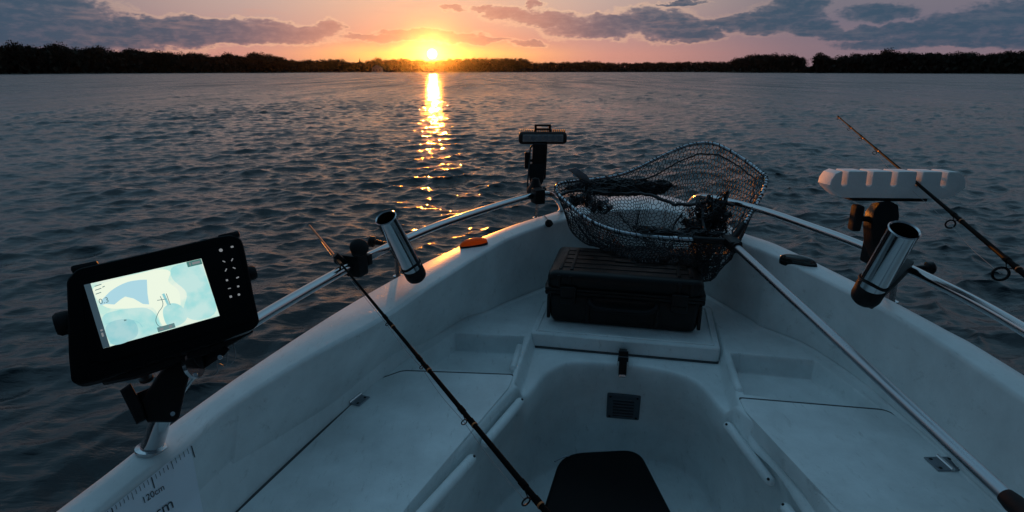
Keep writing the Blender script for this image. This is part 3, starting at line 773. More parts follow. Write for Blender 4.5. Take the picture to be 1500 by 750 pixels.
sc0 = sum(S, Vector()) / 4; ex = sx_.normalized(); ey = -(sy_ - ex * sy_.dot(ex)).normalized(); ez = ex.cross(ey)
if ez.dot(CAM - sc0) < 0: ez = -ez
Ms = Matrix((ex, ey, ez)).transposed().to_4x4(); Ms.translation = sc0
def SP(u, v, w=0): # u 0..1 across, v 0..1 down on the screen
    return Ms @ Vector(((u - .5) * SW, (.5 - v) * SH, w))
fbase = hit(236, 640)[0]
t = thing('fishfinder', 'black fishfinder with bright map screen, clamped to the left rail end', 'fishfinder', at(240, 605, .555))
# body outline from pixels, on the screen plane
def onplane(px, py, w=0):
    r = ray(px, py); k = (sc0 + ez * w - CAM).dot(ez) / r.dot(ez); return CAM + r * k
bodypx = [(97, 410), (112, 393), (232, 366), (318, 346), (338, 343), (354, 349), (358, 362), (366, 400), (372, 432), (381, 472), (372, 482), (330, 498), (240, 526), (150, 556), (118, 564), (104, 560), (100, 520), (99, 470)]
bodyP = round_poly([onplane(*p) for p in bodypx], .006, 3)
bm = NB(); prism(bm, bodyP, -ez * .055, bev=.005, seg=3); bd_ = obj('housing', bm, M['gloss'], t)
fpx = [(121, 410), (140, 403), (310, 364), (345, 356), (372, 462), (362, 472), (160, 530), (130, 530)]
bm = NB(); prism(bm, round_poly([onplane(*p, .0022) for p in fpx], .006, 3), -ez * .003, bev=.0008); bez = obj('bezel', bm, M['gloss'], t)
# top lugs
for q in ((125, 392), (335, 347)):
    bm = NB(); box(bm, Ms @ T(Ms.inverted() @ onplane(*q, -.012)), (.035, .012, .018), .005)
    obj('cover_lug', bm, M['black'], t)
bm = NB(); WL = .0028
def area(pts, mi, w):
    poly(bm, [SP(u, v, w) for u, v in pts], mi)
area([(0, 0), (1, 0), (1, 1), (0, 1)], 0, .0028)
area([(.0, 0), (.052, 0), (.052, 1), (0, 1)], 4, .0034)
def blob(pts, mi, w): area([(p.x, p.y) for p in cr_spline([Vector((a, b, 0)) for a, b in pts], 5, closed=True)], mi, w)
# water, shoals and land of the chart (u,v)
blob([(.056, .20), (.08, .06), (.30, .02), (.60, .02), (.70, .10), (.66, .25), (.72, .45), (.68, .75), (.60, .95), (.50, .90), (.47, .60), (.3, .52), (.12, .42)], 3, .0030)
blob([(.74, .03), (.97, .06), (.99, .35), (.985, .9), (.80, .97), (.70, .80), (.78, .50), (.70, .22)], 1, .0031)
blob([(.06, .55), (.20, .50), (.42, .58), (.48, .80), (.44, .985), (.10, .985), (.06, .9)], 1, .0031)
blob([(.06, .72), (.15, .64), (.28, .70), (.30, .88), (.24, .985), (.08, .985)], 2, .0033)
blob([(.54, .68), (.62, .60), (.70, .68), (.72, .88), (.64, .97), (.54, .93)], 1, .0033)
area([(p.x, p.y) for p in cr_spline([Vector((a, b, 0)) for a, b in ((.10, .28), (.2, .17), (.32, .11), (.42, .115), (.49, .14))], 6)] + [(.46, .36), (.447, .53), (.40, .50), (.34, .38), (.28, .32), (.24, .345), (.18, .40), (.12, .36), (.07, .36)], 5, .0034)
area([(.86, .005), (.995, .005), (.995, .095), (.86, .095)], 6, .0036)
area([(.45, .915), (.60, .915), (.60, .99), (.45, .99)], 7, .0036)
def ln(pts, w_, mi, z=.0038):
    for (a, b), (c, d) in zip(pts, pts[1:]):
        A = Vector((a * SW, b * SH)); B = Vector((c * SW, d * SH)); q = (B - A).normalized(); nn = Vector((-q.y, q.x)) * w_ / 2
        poly(bm, [SP((P.x) / SW, (P.y) / SH, z) for P in (A + nn, B + nn, B - nn, A - nn)], mi)
ln([(p.x, p.y) for p in cr_spline([Vector((a, b, 0)) for a, b in ((.52, .93), (.47, .90), (.46, .80), (.50, .69), (.545, .62), (.56, .55), (.555, .45))], 4)], .0009, 7)
ln([(.585, .42), (.60, .62)], .0035, 2); ln([(.52, .50), (.60, .515)], .001, 7); ln([(.61, .43), (.615, .62)], .0009, 7)
ln([(p.x, p.y) for p in cr_spline([Vector((a, b, 0)) for a, b in ((.07, .66), (.15, .65), (.25, .68), (.32, .76), (.34, .85))], 4)], .0008, 8)
ln([(.215, .675), (.235, .675)], .0022, 7)
for k, (u0, u1, v) in enumerate(((.075, .13, .06), (.07, .12, .12), (.065, .11, .18), (.13, .15, .10))): ln([(u0, v), (u1, v - .01)], .0012, 7)
ln([(.905, .05), (.98, .05)], .004, 9); ln([(.88, .05), (.893, .05)], .005, 9)
ln([(.47, .955), (.50, .955)], .003, 9); ln([(.55, .955), (.575, .955)], .0035, 9)
ln([(.018, .80), (.034, .80)], .006, 9); ln([(.026, .72), (.030, .745)], .003, 9)
add_text(bm, '0.3', lambda x, y: SP(.07 + x * .066, .345 - y * .12, .0040), 7)
def finish_screen():
    for f in bm.faces:
        pass
bm.normal_update()
scr = obj('screen', bm, [M['s_base'], M['s_cyan'], M['s_cyan2'], M['s_white'], M['s_bar'], M['s_blue'], M['s_tag'], M['s_ink'], M['s_cyan2'], M['key']], t, smooth=False)
# keys
for i, (kx, ky, w_, h_, rot) in enumerate(((323.5, 366.5, .0052, .0052, 0), (340, 361.5, .0042, .003, 0), (328, 383, .0045, .0016, -40), (340, 380.5, .0052, .0016, 50), (331, 395.5, .0052, .0016, 50), (343, 392.5, .0045, .0016, -40),
                            (332.5, 410.5, .0032, .0032, 0), (348, 406.5, .0045, .002, 15), (336, 422.5, .0045, .0013, 0), (349, 419.5, .0032, .003, 0), (338, 434.5, .0036, .0036, 0), (350, 431.5, .0036, .0036, 0))):
    bm = NB(); c = onplane(kx, ky, .0030); Mk2 = Ms.copy(); Mk2.translation = c
    if i in (0, 11): lathe(bm, Mk2, [(0, .0006), (w_ * .5, .0006), (w_ * .55, 0)], 14)
    else: box(bm, Mk2 @ Matrix.Rotation(R(rot), 4, 'Z'), (w_, h_, .0012), .0004, 1)
    obj('key', bm, M['key'], t)
# side knobs of the yoke and the yoke
for q, r_ in (((95, 473), .018), ((364, 401), .013)):
    bm = NB(); c = onplane(*q, -.028); s1 = -1 if q[0] < 200 else 1
    lathe(bm, frame(ex * s1, ez, c), [(0, .012), (r_ * .8, .012), (r_, .007), (r_, -.004), (r_ * .8, -.016), (0, -.02)], 16); obj('yoke_knob', bm, M['rubber'], t)
bm = NB()
c1_, c2_ = onplane(112, 500, -.045), onplane(366, 440, -.045)
lo1, lo2 = onplane(160, 548, -.06), onplane(352, 488, -.06)
prism(bm, [onplane(140, 540, -.04), onplane(368, 474, -.04), onplane(372, 486, -.04), onplane(330, 510, -.04), onplane(270, 528, -.04), onplane(200, 552, -.04), onplane(150, 562, -.04)], -ez * .04, bev=.004)
obj('yoke', bm, M['black'], t)
dM = (at(240, 605, .555) - CAM).dot(ray(750, 375))
# ball-clamp arm
bm = NB()
armpx = [(197, 617), (214, 622), (252, 618), (262, 600), (270, 565), (279, 535), (268, 526), (248, 530), (236, 545), (222, 570), (205, 575), (193, 562), (176, 573), (186, 600)]
prism(bm, [D(x, y, dM - .035) for x, y in ((212, 612), (216, 619), (256, 619), (263, 612), (270, 580), (278, 550), (279, 534), (268, 525), (250, 528), (236, 542), (220, 566), (203, 588))], ray(228, 580) * .05, bev=.006, seg=3)
obj('clamp_arm', bm, M['black'], t)
bm = NB(); prism(bm, [D(x, y, dM - .04) for x, y in ((175, 572), (191, 561), (208, 592), (214, 615), (200, 622))], ray(195, 590) * .028, bev=.007, seg=3); prism(bm, [D(x, y, dM - .03) for x, y in ((200, 576), (226, 565), (224, 585), (208, 596))], ray(195, 590) * .02, bev=.003)
obj('clamp_lever', bm, M['rubber'], t)
bm = NB(); tube(bm, [D(262, 534, dM - .03), D(292, 524, dM - .01)], .022, 18); obj('ball_joint', bm, M['black'], t)
bm = NB(); rr2 = D(281, 534, dM - .035); tube(bm, [rr2, rr2 + Vector((.006, 0, .002))], .024, 18); obj('collar', bm, M['steel'], t)
bm = NB(); prism(bm, [D(x, y, dM - .02) for x, y in ((284, 520), (330, 506), (337, 512), (330, 520), (290, 547), (280, 545))], ray(300, 520) * .03, bev=.004)
obj('bracket_plate', bm, M['black'], t)
for q in ((286, 549), (322, 523), (253, 606)):
    bm = NB(); lathe(bm, frame((CAM - D(*q, dM)), (1, 0, 0), D(*q, dM - .043)), [(0, .004), (.0035, .004), (.0045, .0), (.0045, -.02)], 10); obj('bolt', bm, M['steel'], t)
bm = NB(); lathe(bm, frame(Vector((0, -.3, 1)), (1, 0, 0), D(211, 548, dM - .02)), [(.0, .014), (.007, .013), (.007, -.004), (.011, -.006), (.011, -.012), (0, -.013)], 12); obj('socket', bm, M['wire'], t)
bm = NB()
tube(bm, cr_spline([D(352, 496, dM), D(334, 505, dM - .01), D(333, 528, dM - .02), D(329, 536, dM - .02), D(320, 532, dM - .02)], 6), .0012, 6)
tube(bm, cr_spline([D(318, 530, dM - .02), D(318, 545, dM - .02), D(308, 550, dM - .02), D(300, 551, dM - .02)], 6), .0012, 6)
tube(bm, cr_spline([D(340, 500, dM), D(345, 520, dM - .01), D(338, 535, dM - .02)], 6), .0010, 6)
obj('cable', bm, M['clearwire'], t)

# ================================================================ LANDING NET
hk = [(1068, 352, 1.93), (1015, 351, 1.93), (970, 348, 1.96), (910, 340, 2.03), (865, 323, 2.12), (835, 300, 2.22), (816, 281, 2.31), (820, 269, 2.38), (858, 264, 2.42), (900, 258, 2.45), (928, 249, 2.46), (965, 231, 2.46), (1000, 215.5, 2.455), (1024, 210, 2.44), (1044, 210.5, 2.42), (1062, 217, 2.38), (1090, 234, 2.31),
      (1112, 250, 2.24), (1121, 259, 2.19), (1121, 270, 2.15), (1114, 287, 2.10), (1098, 315, 2.0), (1080, 342, 1.94)]
HP = [atY(*k) for k in hk]
yoke = atY(1070, 354, 1.92)
t = thing('landing_net', 'black mesh landing net lying across the case and bow, long silver handle', 'landing net', yoke)
hoop = cr_spline(HP, 8, closed=True)
bm = NB(); tube(bm, hoop, .0068, 12, closed=True); obj('hoop', bm, M['alu'], t)
# handle
hend = D(1476, 729, .93); hd = (hend - yoke).normalized(); y2 = yoke + hd * .02
bm = NB(); tube(bm, [yoke, hend], .0122, 20); hdl = obj('handle', bm, M['alu'], t)
bm = NB(); tube(bm, [yoke + hd * .03 + Vector((0, 0, -.004)), hend + Vector((0, 0, -.004))], .0118, 8)
bm.free()
bm = NB(); tube(bm, [hend - hd * .004, hend + hd * .01, hend + hd * .25], [.0135, .0160, .0165], 18); obj('grip', bm, M['rubber'], t)
bm = NB(); box(bm, frame(hd, (0, 0, 1), yoke + hd * .01), (.036, .044, .085), .010, 3)
tube(bm, [yoke + hd * .04, yoke + hd * .06], .018, 16)
tube(bm, [yoke, HP[1]], .0125, 12); tube(bm, [yoke, (HP[1] + HP[2]) / 2], .0105, 12); tube(bm, [yoke, HP[-1], (HP[-1] + HP[-2]) / 2], .0115, 12); obj('yoke', bm, M['black'], t)
bm = NB(); tube(bm, [(HP[1] + HP[2]) / 2 , (HP[1] * .35 + HP[2] * .65)], .0085, 12); obj('ferrule', bm, M['steel'], t)
# netting
hoopA = np.array([tuple(p) for p in hoop]); hs = np.concatenate([[0], np.cumsum(np.linalg.norm(np.diff(np.vstack([hoopA, hoopA[:1]]), axis=0), axis=1))])
hl2 = np.vstack([hoopA, hoopA[:1]]); HLEN = hs[-1]
def hoop_at(u):
    s = (u % 1) * HLEN; return Vector([float(np.interp(s, hs, hl2[:, k])) for k in range(3)])
Bc = atY(985, 352, 2.16); Bc.z = CAMZ - .70
def fbm(v, o=3, s=1.0):
    return Vector((noise.fractal(v * s, 1, 2, o), noise.fractal(v * s + Vector((31, 7, 3)), 1, 2, o), noise.fractal(v * s + Vector((5, 91, 17)), 1, 2, o)))
hc = sum(HP, Vector()) / len(HP)
CAPC = Mc.inverted()
def avoid(p):
    """keep the cords above the case and deck"""
    q = CAPC @ p
    if abs(q.x) < cw / 2 + .02 and abs(q.y) < cd / 2 + .02 and q.z < .206:
        q.z = .206 + .004 * noise.noise(p * 60); p = Mc @ q
    return p
def bag(u, v):
    h = hoop_at(u)
    cx, cy = Bc.x, Bc.y
    w = v ** 1.25
    k = .93
    x = h.x * (1 - w * k) + cx * w * k; y = h.y * (1 - w * k) + cy * w * k
    z = h.z + (Bc.z - h.z) * (1 - (1 - v) ** 1.9)
    z -= .05 * math.sin(v * math.pi) * (1 if h.z < CAMZ - .45 else .35)
    p = Vector((x, y, z)); am = .055 * min(1, v * 1.8)
    p += fbm(Vector((h.x, h.y, h.z + v * .3)), 3, 5.5) * am
    p += fbm(Vector((h.x, h.y, h.z + v * .3)), 2, 16) * am * .35
    return avoid(p)
def netting(bm, fn, nu, nv, r, wrap, drop=0.0):
    P = {}
    for j in range(nv + 1):
        for i in range(nu if wrap else nu + 1):
            z = .17 if (i + j) % 2 else -.17
            P[i, j] = fn(i / nu, min(1, max(0, (j + z) / nv)))
    def edge(a, b):
        if drop and random.random() < drop: return
        d = b - a
        if d.length < 1e-4 or d.length > .08: return
        x = d.orthogonal().normalized(); y = d.normalized().cross(x)
        A = [bm.verts.new(a + (x * math.cos(q) + y * math.sin(q)) * r) for q in (0, 2.094, 4.189)]
        B = [bm.verts.new(b + (x * math.cos(q) + y * math.sin(q)) * r) for q in (0, 2.094, 4.189)]
        for k in range(3): bm.faces.new((A[k], A[(k + 1) % 3], B[(k + 1) % 3], B[k]))
    for (i, j), p in P.items():
        i2 = (i + 1) % nu if wrap else i + 1
        if (i2, j) in P and j > 0: edge(p, P[i2, j])
        if (i + j) % 2 and (i, j + 1) in P: edge(p, P[i, j + 1])
bm = NB(); netting(bm, bag, 280, 38, .0016, True)
# whipping of the net round the hoop
for k in range(150):
    u = k / 150; c = hoop_at(u); tn = (hoop_at(u + .002) - c).normalized(); Mx = frame(tn, (0, 0, 1), c)
    jj_ = random.uniform(-.012, .012); tube(bm, [Mx @ Vector((.0082 * math.cos(a), .0082 * math.sin(a), jj_ + .018 * (a / 6.28 - .5))) for a in np.linspace(0, 6.28, 9)], random.uniform(.0009, .0019), 4)
# bunched folds
def clump(cx, cy, Y, sx, sy, sz, n, seed, yawd=0):
    c = atY(cx, cy, Y); o = Vector((seed * 3.1, seed * 1.7, seed))
    def fn(u, v):
        q = Vector(((u - .5) * 2, (v - .5) * 2, 0)); nn = fbm(q * 1.0 + o, 3, 1.5)
        e = fbm(q + o * 2, 2, 5.0)
        p = Vector(((q.x * .75 + nn.x * .7 + e.x * .16) * sx, (q.y * .55 + nn.y * .8 + e.y * .2) * sy, (nn.z * 1.2 - q.y * .5 + e.z * .25) * sz))
        return avoid(c + p)
    netting(bm, fn, n, n, .0017, False)
clump(915, 274, 2.40, .13, .05, .030, 44, 1)
clump(930, 278, 2.34, .12, .04, .024, 32, 12)
clump(895, 279, 2.34, .10, .04, .02, 28, 13)
clump(1052, 322, 2.06, .05, .04, .05, 34, 14)
clump(1035, 345, 1.98, .07, .03, .02, 24, 15)
clump(850, 275, 2.34, .05, .04, .02, 22, 16)
clump(950, 274, 2.38, .10, .05, .035, 42, 2)
clump(880, 270, 2.38, .09, .05, .022, 20, 3)
clump(1040, 312, 2.12, .055, .05, .060, 34, 4)
clump(1025, 330, 2.08, .07, .05, .035, 22, 8)
clump(850, 292, 2.28, .05, .06, .04, 18, 6)
clump(990, 340, 2.0, .14, .04, .02, 22, 9)
clump(880, 305, 2.2, .05, .04, .03, 14, 11)
# hanging lump right of the case
cl = atY(1034, 372, 1.96)
def hang(u, v):
    a = u * 6.283; rr = .052 * (1 - v * .55) * (1 + .35 * noise.noise(Vector((math.cos(a) * 2, math.sin(a) * 2, v * 4))))
    p = cl + Vector((math.cos(a) * rr * 1.0 + .01, math.sin(a) * rr * .5, .055 - v * .155)); return p + fbm(p, 2, 20) * .008
netting(bm, hang, 44, 12, .0018, True)
def hang2(u, v):
    a = u * 6.283; rr = .035 * (1 - v * .6); p = cl + Vector((math.cos(a) * rr - .01, math.sin(a) * rr * .5, .05 - v * .13)); return p + fbm(p, 2, 25) * .012
netting(bm, hang2, 34, 10, .0018, True)
nb = obj('netting', bm, M['net'], t, smooth=False)
# bunched cord ropes of the net
def ropey(pts, r, seed):
    ds = cr_spline([atY(*p) for p in pts], 14); out = []
    for i, p in enumerate(ds): out.append(p + fbm(p + Vector((seed, 0, 0)), 3, 22) * .008)
    tube(bm, out, [r * (.8 + .6 * abs(noise.noise(p * 60))) for p in out], 7)
bm = NB()
rc = [(800 + 20, 281, 2.32), (850, 268, 2.38), (890, 265, 2.42), (945, 262, 2.42), (975, 247, 2.42), (1000, 235, 2.42), (1030, 226, 2.41), (1060, 231, 2.36), (1090, 250, 2.27), (1106, 268, 2.19), (1100, 292, 2.09), (1085, 318, 2.02), (1070, 345, 1.95)]
ropey(rc, .0034, 1)
ropey([(820, 285, 2.3), (850, 280, 2.3), (900, 283, 2.3), (945, 285, 2.28), (985, 297, 2.2), (1010, 300, 2.16), (1040, 296, 2.12), (1075, 300, 2.08)], .0075, 2)
ropey([(1028, 300, 2.1), (1032, 320, 2.06), (1030, 345, 2.0), (1040, 380, 1.95)], .0065, 5)
obj('gathered_cord', bm, M['net'], t)

# anchor at the bow, behind the netting
p0, n0 = hit(872, 305)
t = thing('anchor', 'grey metal anchor shank standing crooked at the bow behind the netting', 'anchor', p0)
bm = NB(); an = [atY(868, 300, 2.46), atY(863, 287, 2.45), atY(862, 272, 2.44), atY(855, 260, 2.42), atY(843, 254, 2.38)]
tube(bm, cr_spline([p0 - Vector((0, 0, .005))] + an, 5), [.012, .011, .012, .014, .013] * 4 + [.013] * 5 + [.016], 8)
obj('shank', bm, M['galv'], t)
bm = NB(); fp = [atY(x, y, 2.36) for x, y in ((833, 248), (844, 245), (860, 256), (866, 266), (860, 269), (845, 258))]; prism(bm, fp, (0, .02, -.005), bev=.004); obj('fluke', bm, M['galv'], t)
bm = NB(); fp = [zl(hit(x, y)[0], .60) + Vector((0, 0, .006)) for x, y in ((850, 300), (880, 293), (892, 298), (865, 308))]; prism(bm, fp, (0, 0, .02), bev=.004); obj('stock', bm, M['galv'], t)

# ================================================================ WATER
def wave_setup():
    W_ = []
    for i in range(130):
        lam = .07 * (.95 / .07) ** (rng.random() ** .85)
        th = R(-90 + 18) + rng.normal(0, .62)            # wind from upper right, waves run toward the camera left
        k = 2 * math.pi / lam; a = lam * .0052 * (1.2 if .14 < lam < .42 else .85) * (.6 + .8 * rng.random())
        W_.append((k * math.cos(th), k * math.sin(th), a, rng.random() * 6.283, lam))
    return W_
WV = wave_setup()
angs = np.concatenate([np.linspace(-180, -56, 60, endpoint=False), np.linspace(-56, 56, 1000, endpoint=False), np.linspace(56, 180, 61)])
deps = np.concatenate([np.linspace(75, 48, 30, endpoint=False), np.linspace(48 ** .5, .09 ** .5, 1040) ** 2])
rad = CAMZ / np.tan(np.radians(deps)); rad = np.concatenate([rad, [1050, 1300, 1700, 2200]])
A_, R_ = np.meshgrid(np.radians(angs), rad)
X = R_ * np.sin(A_); Y = R_ * np.cos(A_); Z = np.zeros_like(X); GX = np.zeros_like(X); GY = np.zeros_like(X)
dr = np.gradient(rad)[:, None] * np.ones_like(X)
for kx, ky, a, ph, lam in WV:
    att = np.clip((lam - dr * .45) / (dr * .9 + .001), 0, 1)
    phs = kx * X + ky * Y + ph
    k_ = math.hypot(kx, ky); Z += a * att * (np.sin(phs) + .15 * np.cos(2 * phs))
    GX += a * att * 1.3 * kx / k_ * np.cos(phs); GY += a * att * 1.3 * ky / k_ * np.cos(phs)
# gusty patches
gp = .75 + .35 * np.sin(X * .23 + 1.3 * np.sin(Y * .11)) * np.sin(Y * .19 + .8)
Z *= gp
Z *= np.clip((R_ - .3) / 1.2, .25, 1)
X = X + GX * gp; Y = Y + GY * gp
nR, nA = X.shape
verts = np.stack([X, Y, Z], -1).reshape(-1, 3)
ii, jj = np.meshgrid(np.arange(nR - 1), np.arange(nA - 1), indexing='ij')
q = np.stack([ii * nA + jj, ii * nA + jj + 1, (ii + 1) * nA + jj + 1, (ii + 1) * nA + jj], -1).reshape(-1, 4)
cen_ = verts[q].mean(1)[:, :2]
inner = inward(rO, .20, 0)
inside = inpoly_sd([tuple(p[:2]) for p in inner[::6]], cen_[np.hypot(cen_[:, 0], cen_[:, 1]) < 5]) < 0
keep = np.ones(len(q), bool); keep[np.where(np.hypot(cen_[:, 0], cen_[:, 1]) < 5)[0][inside]] = False
q = q[keep]
me = bpy.data.meshes.new('water'); me.vertices.add(len(verts)); me.vertices.foreach_set('co', verts.ravel().astype('f'))
me.loops.add(q.size); me.loops.foreach_set('vertex_index', q.ravel().astype('i')); me.polygons.add(len(q)); me.polygons.foreach_set('loop_start', (np.arange(len(q)) * 4).astype('i'))
me.update(calc_edges=True); me.validate(); me.shade_smooth()
# normals must face up
if me.polygons[0].normal.z < 0: me.flip_normals()
wm = bpy.data.materials.new('lake_water'); wm.use_nodes = True; nt = wm.node_tree; b = nt.nodes['Principled BSDF']
b.inputs['Base Color'].default_value = (.006, .012, .016, 1); b.inputs['IOR'].default_value = 1.333; b.inputs['Specular IOR Level'].default_value = .5
g = nt.nodes.new('ShaderNodeNewGeometry'); vl = nt.nodes.new('ShaderNodeVectorMath'); vl.operation = 'LENGTH'; nt.links.new(g.outputs['Position'], vl.inputs[0])
mr = nt.nodes.new('ShaderNodeMapRange'); mr.interpolation_type = 'SMOOTHSTEP'; mr.inputs[1].default_value = 5; mr.inputs[2].default_value = 70; mr.inputs[3].default_value = .10; mr.inputs[4].default_value = .25
nt.links.new(vl.outputs['Value'], mr.inputs[0]); mg = nt.nodes.new('ShaderNodeMapping'); mg.inputs['Scale'].default_value = (.35, .06, 1); nt.links.new(g.outputs['Position'], mg.inputs['Vector'])
ng = nt.nodes.new('ShaderNodeTexNoise'); ng.inputs['Scale'].default_value = 1; ng.inputs['Detail'].default_value = 5; ng.inputs['Roughness'].default_value = .6; nt.links.new(mg.outputs[0], ng.inputs['Vector'])
mg2 = nt.nodes.new('ShaderNodeMapRange'); mg2.inputs[1].default_value = .35; mg2.inputs[2].default_value = .65; mg2.inputs[3].default_value = .55; mg2.inputs[4].default_value = 1.5; nt.links.new(ng.outputs['Fac'], mg2.inputs[0])
mm = nt.nodes.new('ShaderNodeMath'); mm.operation = 'MULTIPLY'; nt.links.new(mr.outputs[0], mm.inputs[0]); nt.links.new(mg2.outputs[0], mm.inputs[1]); nt.links.new(mm.outputs[0], b.inputs['Roughness'])
mp = nt.nodes.new('ShaderNodeMapping'); mp.inputs['Rotation'].default_value = (0, 0, R(-18)); mp.inputs['Scale'].default_value = (4.0, 9.5, 1); nt.links.new(g.outputs['Position'], mp.inputs['Vector'])
n1 = nt.nodes.new('ShaderNodeTexNoise'); n1.inputs['Scale'].default_value = 1; n1.inputs['Detail'].default_value = 6; n1.inputs['Roughness'].default_value = .55; n1.inputs['Distortion'].default_value = .4
nt.links.new(mp.outputs[0], n1.inputs['Vector'])
bp = nt.nodes.new('ShaderNodeBump'); bp.inputs['Strength'].default_value = 1; bp.inputs['Distance'].default_value = .016
nt.links.new(n1.outputs['Fac'], bp.inputs['Height'])
mp2 = nt.nodes.new('ShaderNodeMapping'); mp2.inputs['Rotation'].default_value = (0, 0, R(-12)); mp2.inputs['Scale'].default_value = (.6, 1.3, 1); nt.links.new(g.outputs['Position'], mp2.inputs['Vector'])
n2 = nt.nodes.new('ShaderNodeTexNoise'); n2.inputs['Scale'].default_value = 1; n2.inputs['Detail'].default_value = 5; nt.links.new(mp2.outputs[0], n2.inputs['Vector'])
mr2 = nt.nodes.new('ShaderNodeMapRange'); mr2.inputs[1].default_value = 12; mr2.inputs[2].default_value = 60; mr2.inputs[3].default_value = 0; mr2.inputs[4].default_value = 1
nt.links.new(vl.outputs['Value'], mr2.inputs[0])
bp2 = nt.nodes.new('ShaderNodeBump'); bp2.inputs['Distance'].default_value = .30; nt.links.new(mr2.outputs[0], bp2.inputs['Strength']); nt.links.new(n2.outputs['Fac'], bp2.inputs['Height'])
nt.links.new(bp.outputs['Normal'], bp2.inputs['Normal']); nt.links.new(bp2.outputs['Normal'], b.inputs['Normal'])
me.materials.append(wm)
wo = bpy.data.objects.new('water', me); C.objects.link(wo); wo['kind'] = 'structure'

# ================================================================ FAR SHORE
prof = [(-260, 66), (-120, 70), (0, 66), (12, 66), (30, 60), (52, 63), (68, 72), (78, 68), (90, 62), (112, 67), (122, 70), (150, 66), (163, 73), (200, 71), (250, 76), (290, 77), (315, 80), (345, 76), (358, 81), (370, 77), (385, 77), (410, 83), (440, 88), (470, 87), (500, 86), (515, 90), (540, 89), (556, 84),
        (570, 88), (590, 85), (630, 88), (660, 86), (700, 84), (730, 85), (765, 85), (781, 91), (850, 90), (855, 88), (900, 92), (940, 91), (1000, 90), (1068, 90), (1082, 84), (1100, 78), (1150, 77), (1172, 83), (1183, 92), (1196, 77), (1207, 80), (1216, 87), (1228, 80), (1248, 77), (1262, 82), (1285, 74), (1294, 71),
        (1312, 77), (1340, 76), (1370, 75), (1385, 78), (1402, 75), (1430, 79), (1460, 78), (1478, 74), (1500, 77), (1600, 74), (1780, 72)]
pxs = [p[0] for p in prof]; pys = [p[1] for p in prof]
def shore_dist(px): return float(np.interp(px, [-300, 0, 400, 520, 640, 780, 1000, 1080, 1180, 1500, 1800], [300, 360, 520, 700, 760, 760, 800, 560, 470, 400, 330]))
HOR = 104
def shore_pt(px, extra=0):
    r = ray(px, HOR); s = (shore_dist(px) + extra) / math.hypot(r.x, r.y); return Vector((r.x * s, r.y * s, 0))
def top_h(px, extra=0):
    r = ray(px, float(np.interp(px, pxs, pys))); return CAMZ + r.z / math.hypot(r.x, r.y) * (shore_dist(px) + extra)
bm = NB(); rows = []
for px in range(-300, 1801, 20):
    row = []
    th = top_h(px, 10)
    for e_, z in ((-3, -.3), (0, .25), (8, .8), (18, th * .30), (34, th * .48), (80, th * .5), (300, 3.0), (1200, 4)):
        p = shore_pt(px, e_); row.append(bm.verts.new((p.x, p.y, z + (.3 * noise.noise(p * .05) if e_ > -3 else 0))))
    rows.append(row)
for A, B in zip(rows, rows[1:]):
    for k in range(len(A) - 1): bm.faces.new((A[k], B[k], B[k + 1], A[k + 1]))
bmesh.ops.recalc_face_normals(bm, faces=bm.faces)
so = obj('far_shore', bm, M['shore']); so['kind'] = 'structure'

def leafcloud(bm, lobes, n, size, seed):
    r = random.Random(seed)
    for _ in range(n):
        c, rad_ = r.choices(lobes, weights=[q[1][0] * q[1][1] * q[1][2] for q in lobes])[0]
        v = Vector((r.gauss(0, 1), r.gauss(0, 1), r.gauss(0, 1))).normalized() * (r.random() ** .38)
        p = Vector(c) + Vector((v.x * rad_[0], v.y * rad_[1], v.z * rad_[2]))
        s = size * (.5 + r.random()); a = Vector((r.gauss(0, 1), r.gauss(0, 1), r.gauss(0, 1))).normalized(); b_ = a.orthogonal().normalized(); c_ = a.cross(b_)
        vs = [bm.verts.new(p + b_ * s * x + c_ * s * y) for x, y in ((-.6, -.5), (.6, -.3), (.4, .6), (-.4, .5))]
        bm.faces.new(vs)
def crown_mesh(seed, sparse=False):
    r = random.Random(seed); lobes = []
    for k in range(11):
        a = r.random() * 6.28; d = r.random() * .30; z = .38 + .5 * r.random()
        rad_ = .15 + .12 * r.random(); w = 1 - abs(z - .6) * .9
        lobes.append(((math.cos(a) * d * w, math.sin(a) * d * w, z), (rad_, rad_, rad_ * .8)))
    zt = max(c[2] + q[2] for c, q in lobes)
    lobes = [((c[0], c[1], c[2] / zt), (q[0], q[1], q[2] / zt)) for c, q in lobes]
    bm = NB(); leafcloud(bm, lobes, 420 if sparse else 1500, .022 if sparse else .030, seed)
    me = bpy.data.meshes.new('crown'); bm.to_mesh(me); bm.free(); me.materials.append(M['tree'])
    bm = NB(); tube(bm, [Vector((0, 0, -.02)), Vector((.01, 0, .25)), Vector((0, .01, .5)), Vector((.01, 0, .85))], [.03, .022, .016, .004], 6)
    for k in range(9 if sparse else 5):
        a = r.random() * 6.28; z = .28 + .4 * r.random(); l = .2 + .15 * r.random()
        p = Vector((0, 0, z)); e_ = p + Vector((math.cos(a) * l, math.sin(a) * l, l * .9)); tube(bm, [p, (p + e_) / 2 + Vector((0, 0, .02)), e_], [.010, .007, .002], 5)
    mt = bpy.data.meshes.new('trunk'); bm.to_mesh(mt); bm.free(); mt.materials.append(M['bark'])
    return me, mt
variants = [crown_mesh(100 + k) for k in range(6)] + [crown_mesh(200 + k, True) for k in range(2)]
def put_tree(p, h, wd, v, label, group):
    cm, tm = variants[v]
    o = bpy.data.objects.new('tree', None); C.objects.link(o); o.location = p; o.scale = (h * wd, h * wd, h); o.rotation_euler = (0, 0, random.random() * 6.28)
    tag(o, label, 'tree', group)
    for n_, m_ in (('trunk', tm), ('crown', cm)):
        c = bpy.data.objects.new(n_, m_); C.objects.link(c); c.parent = o
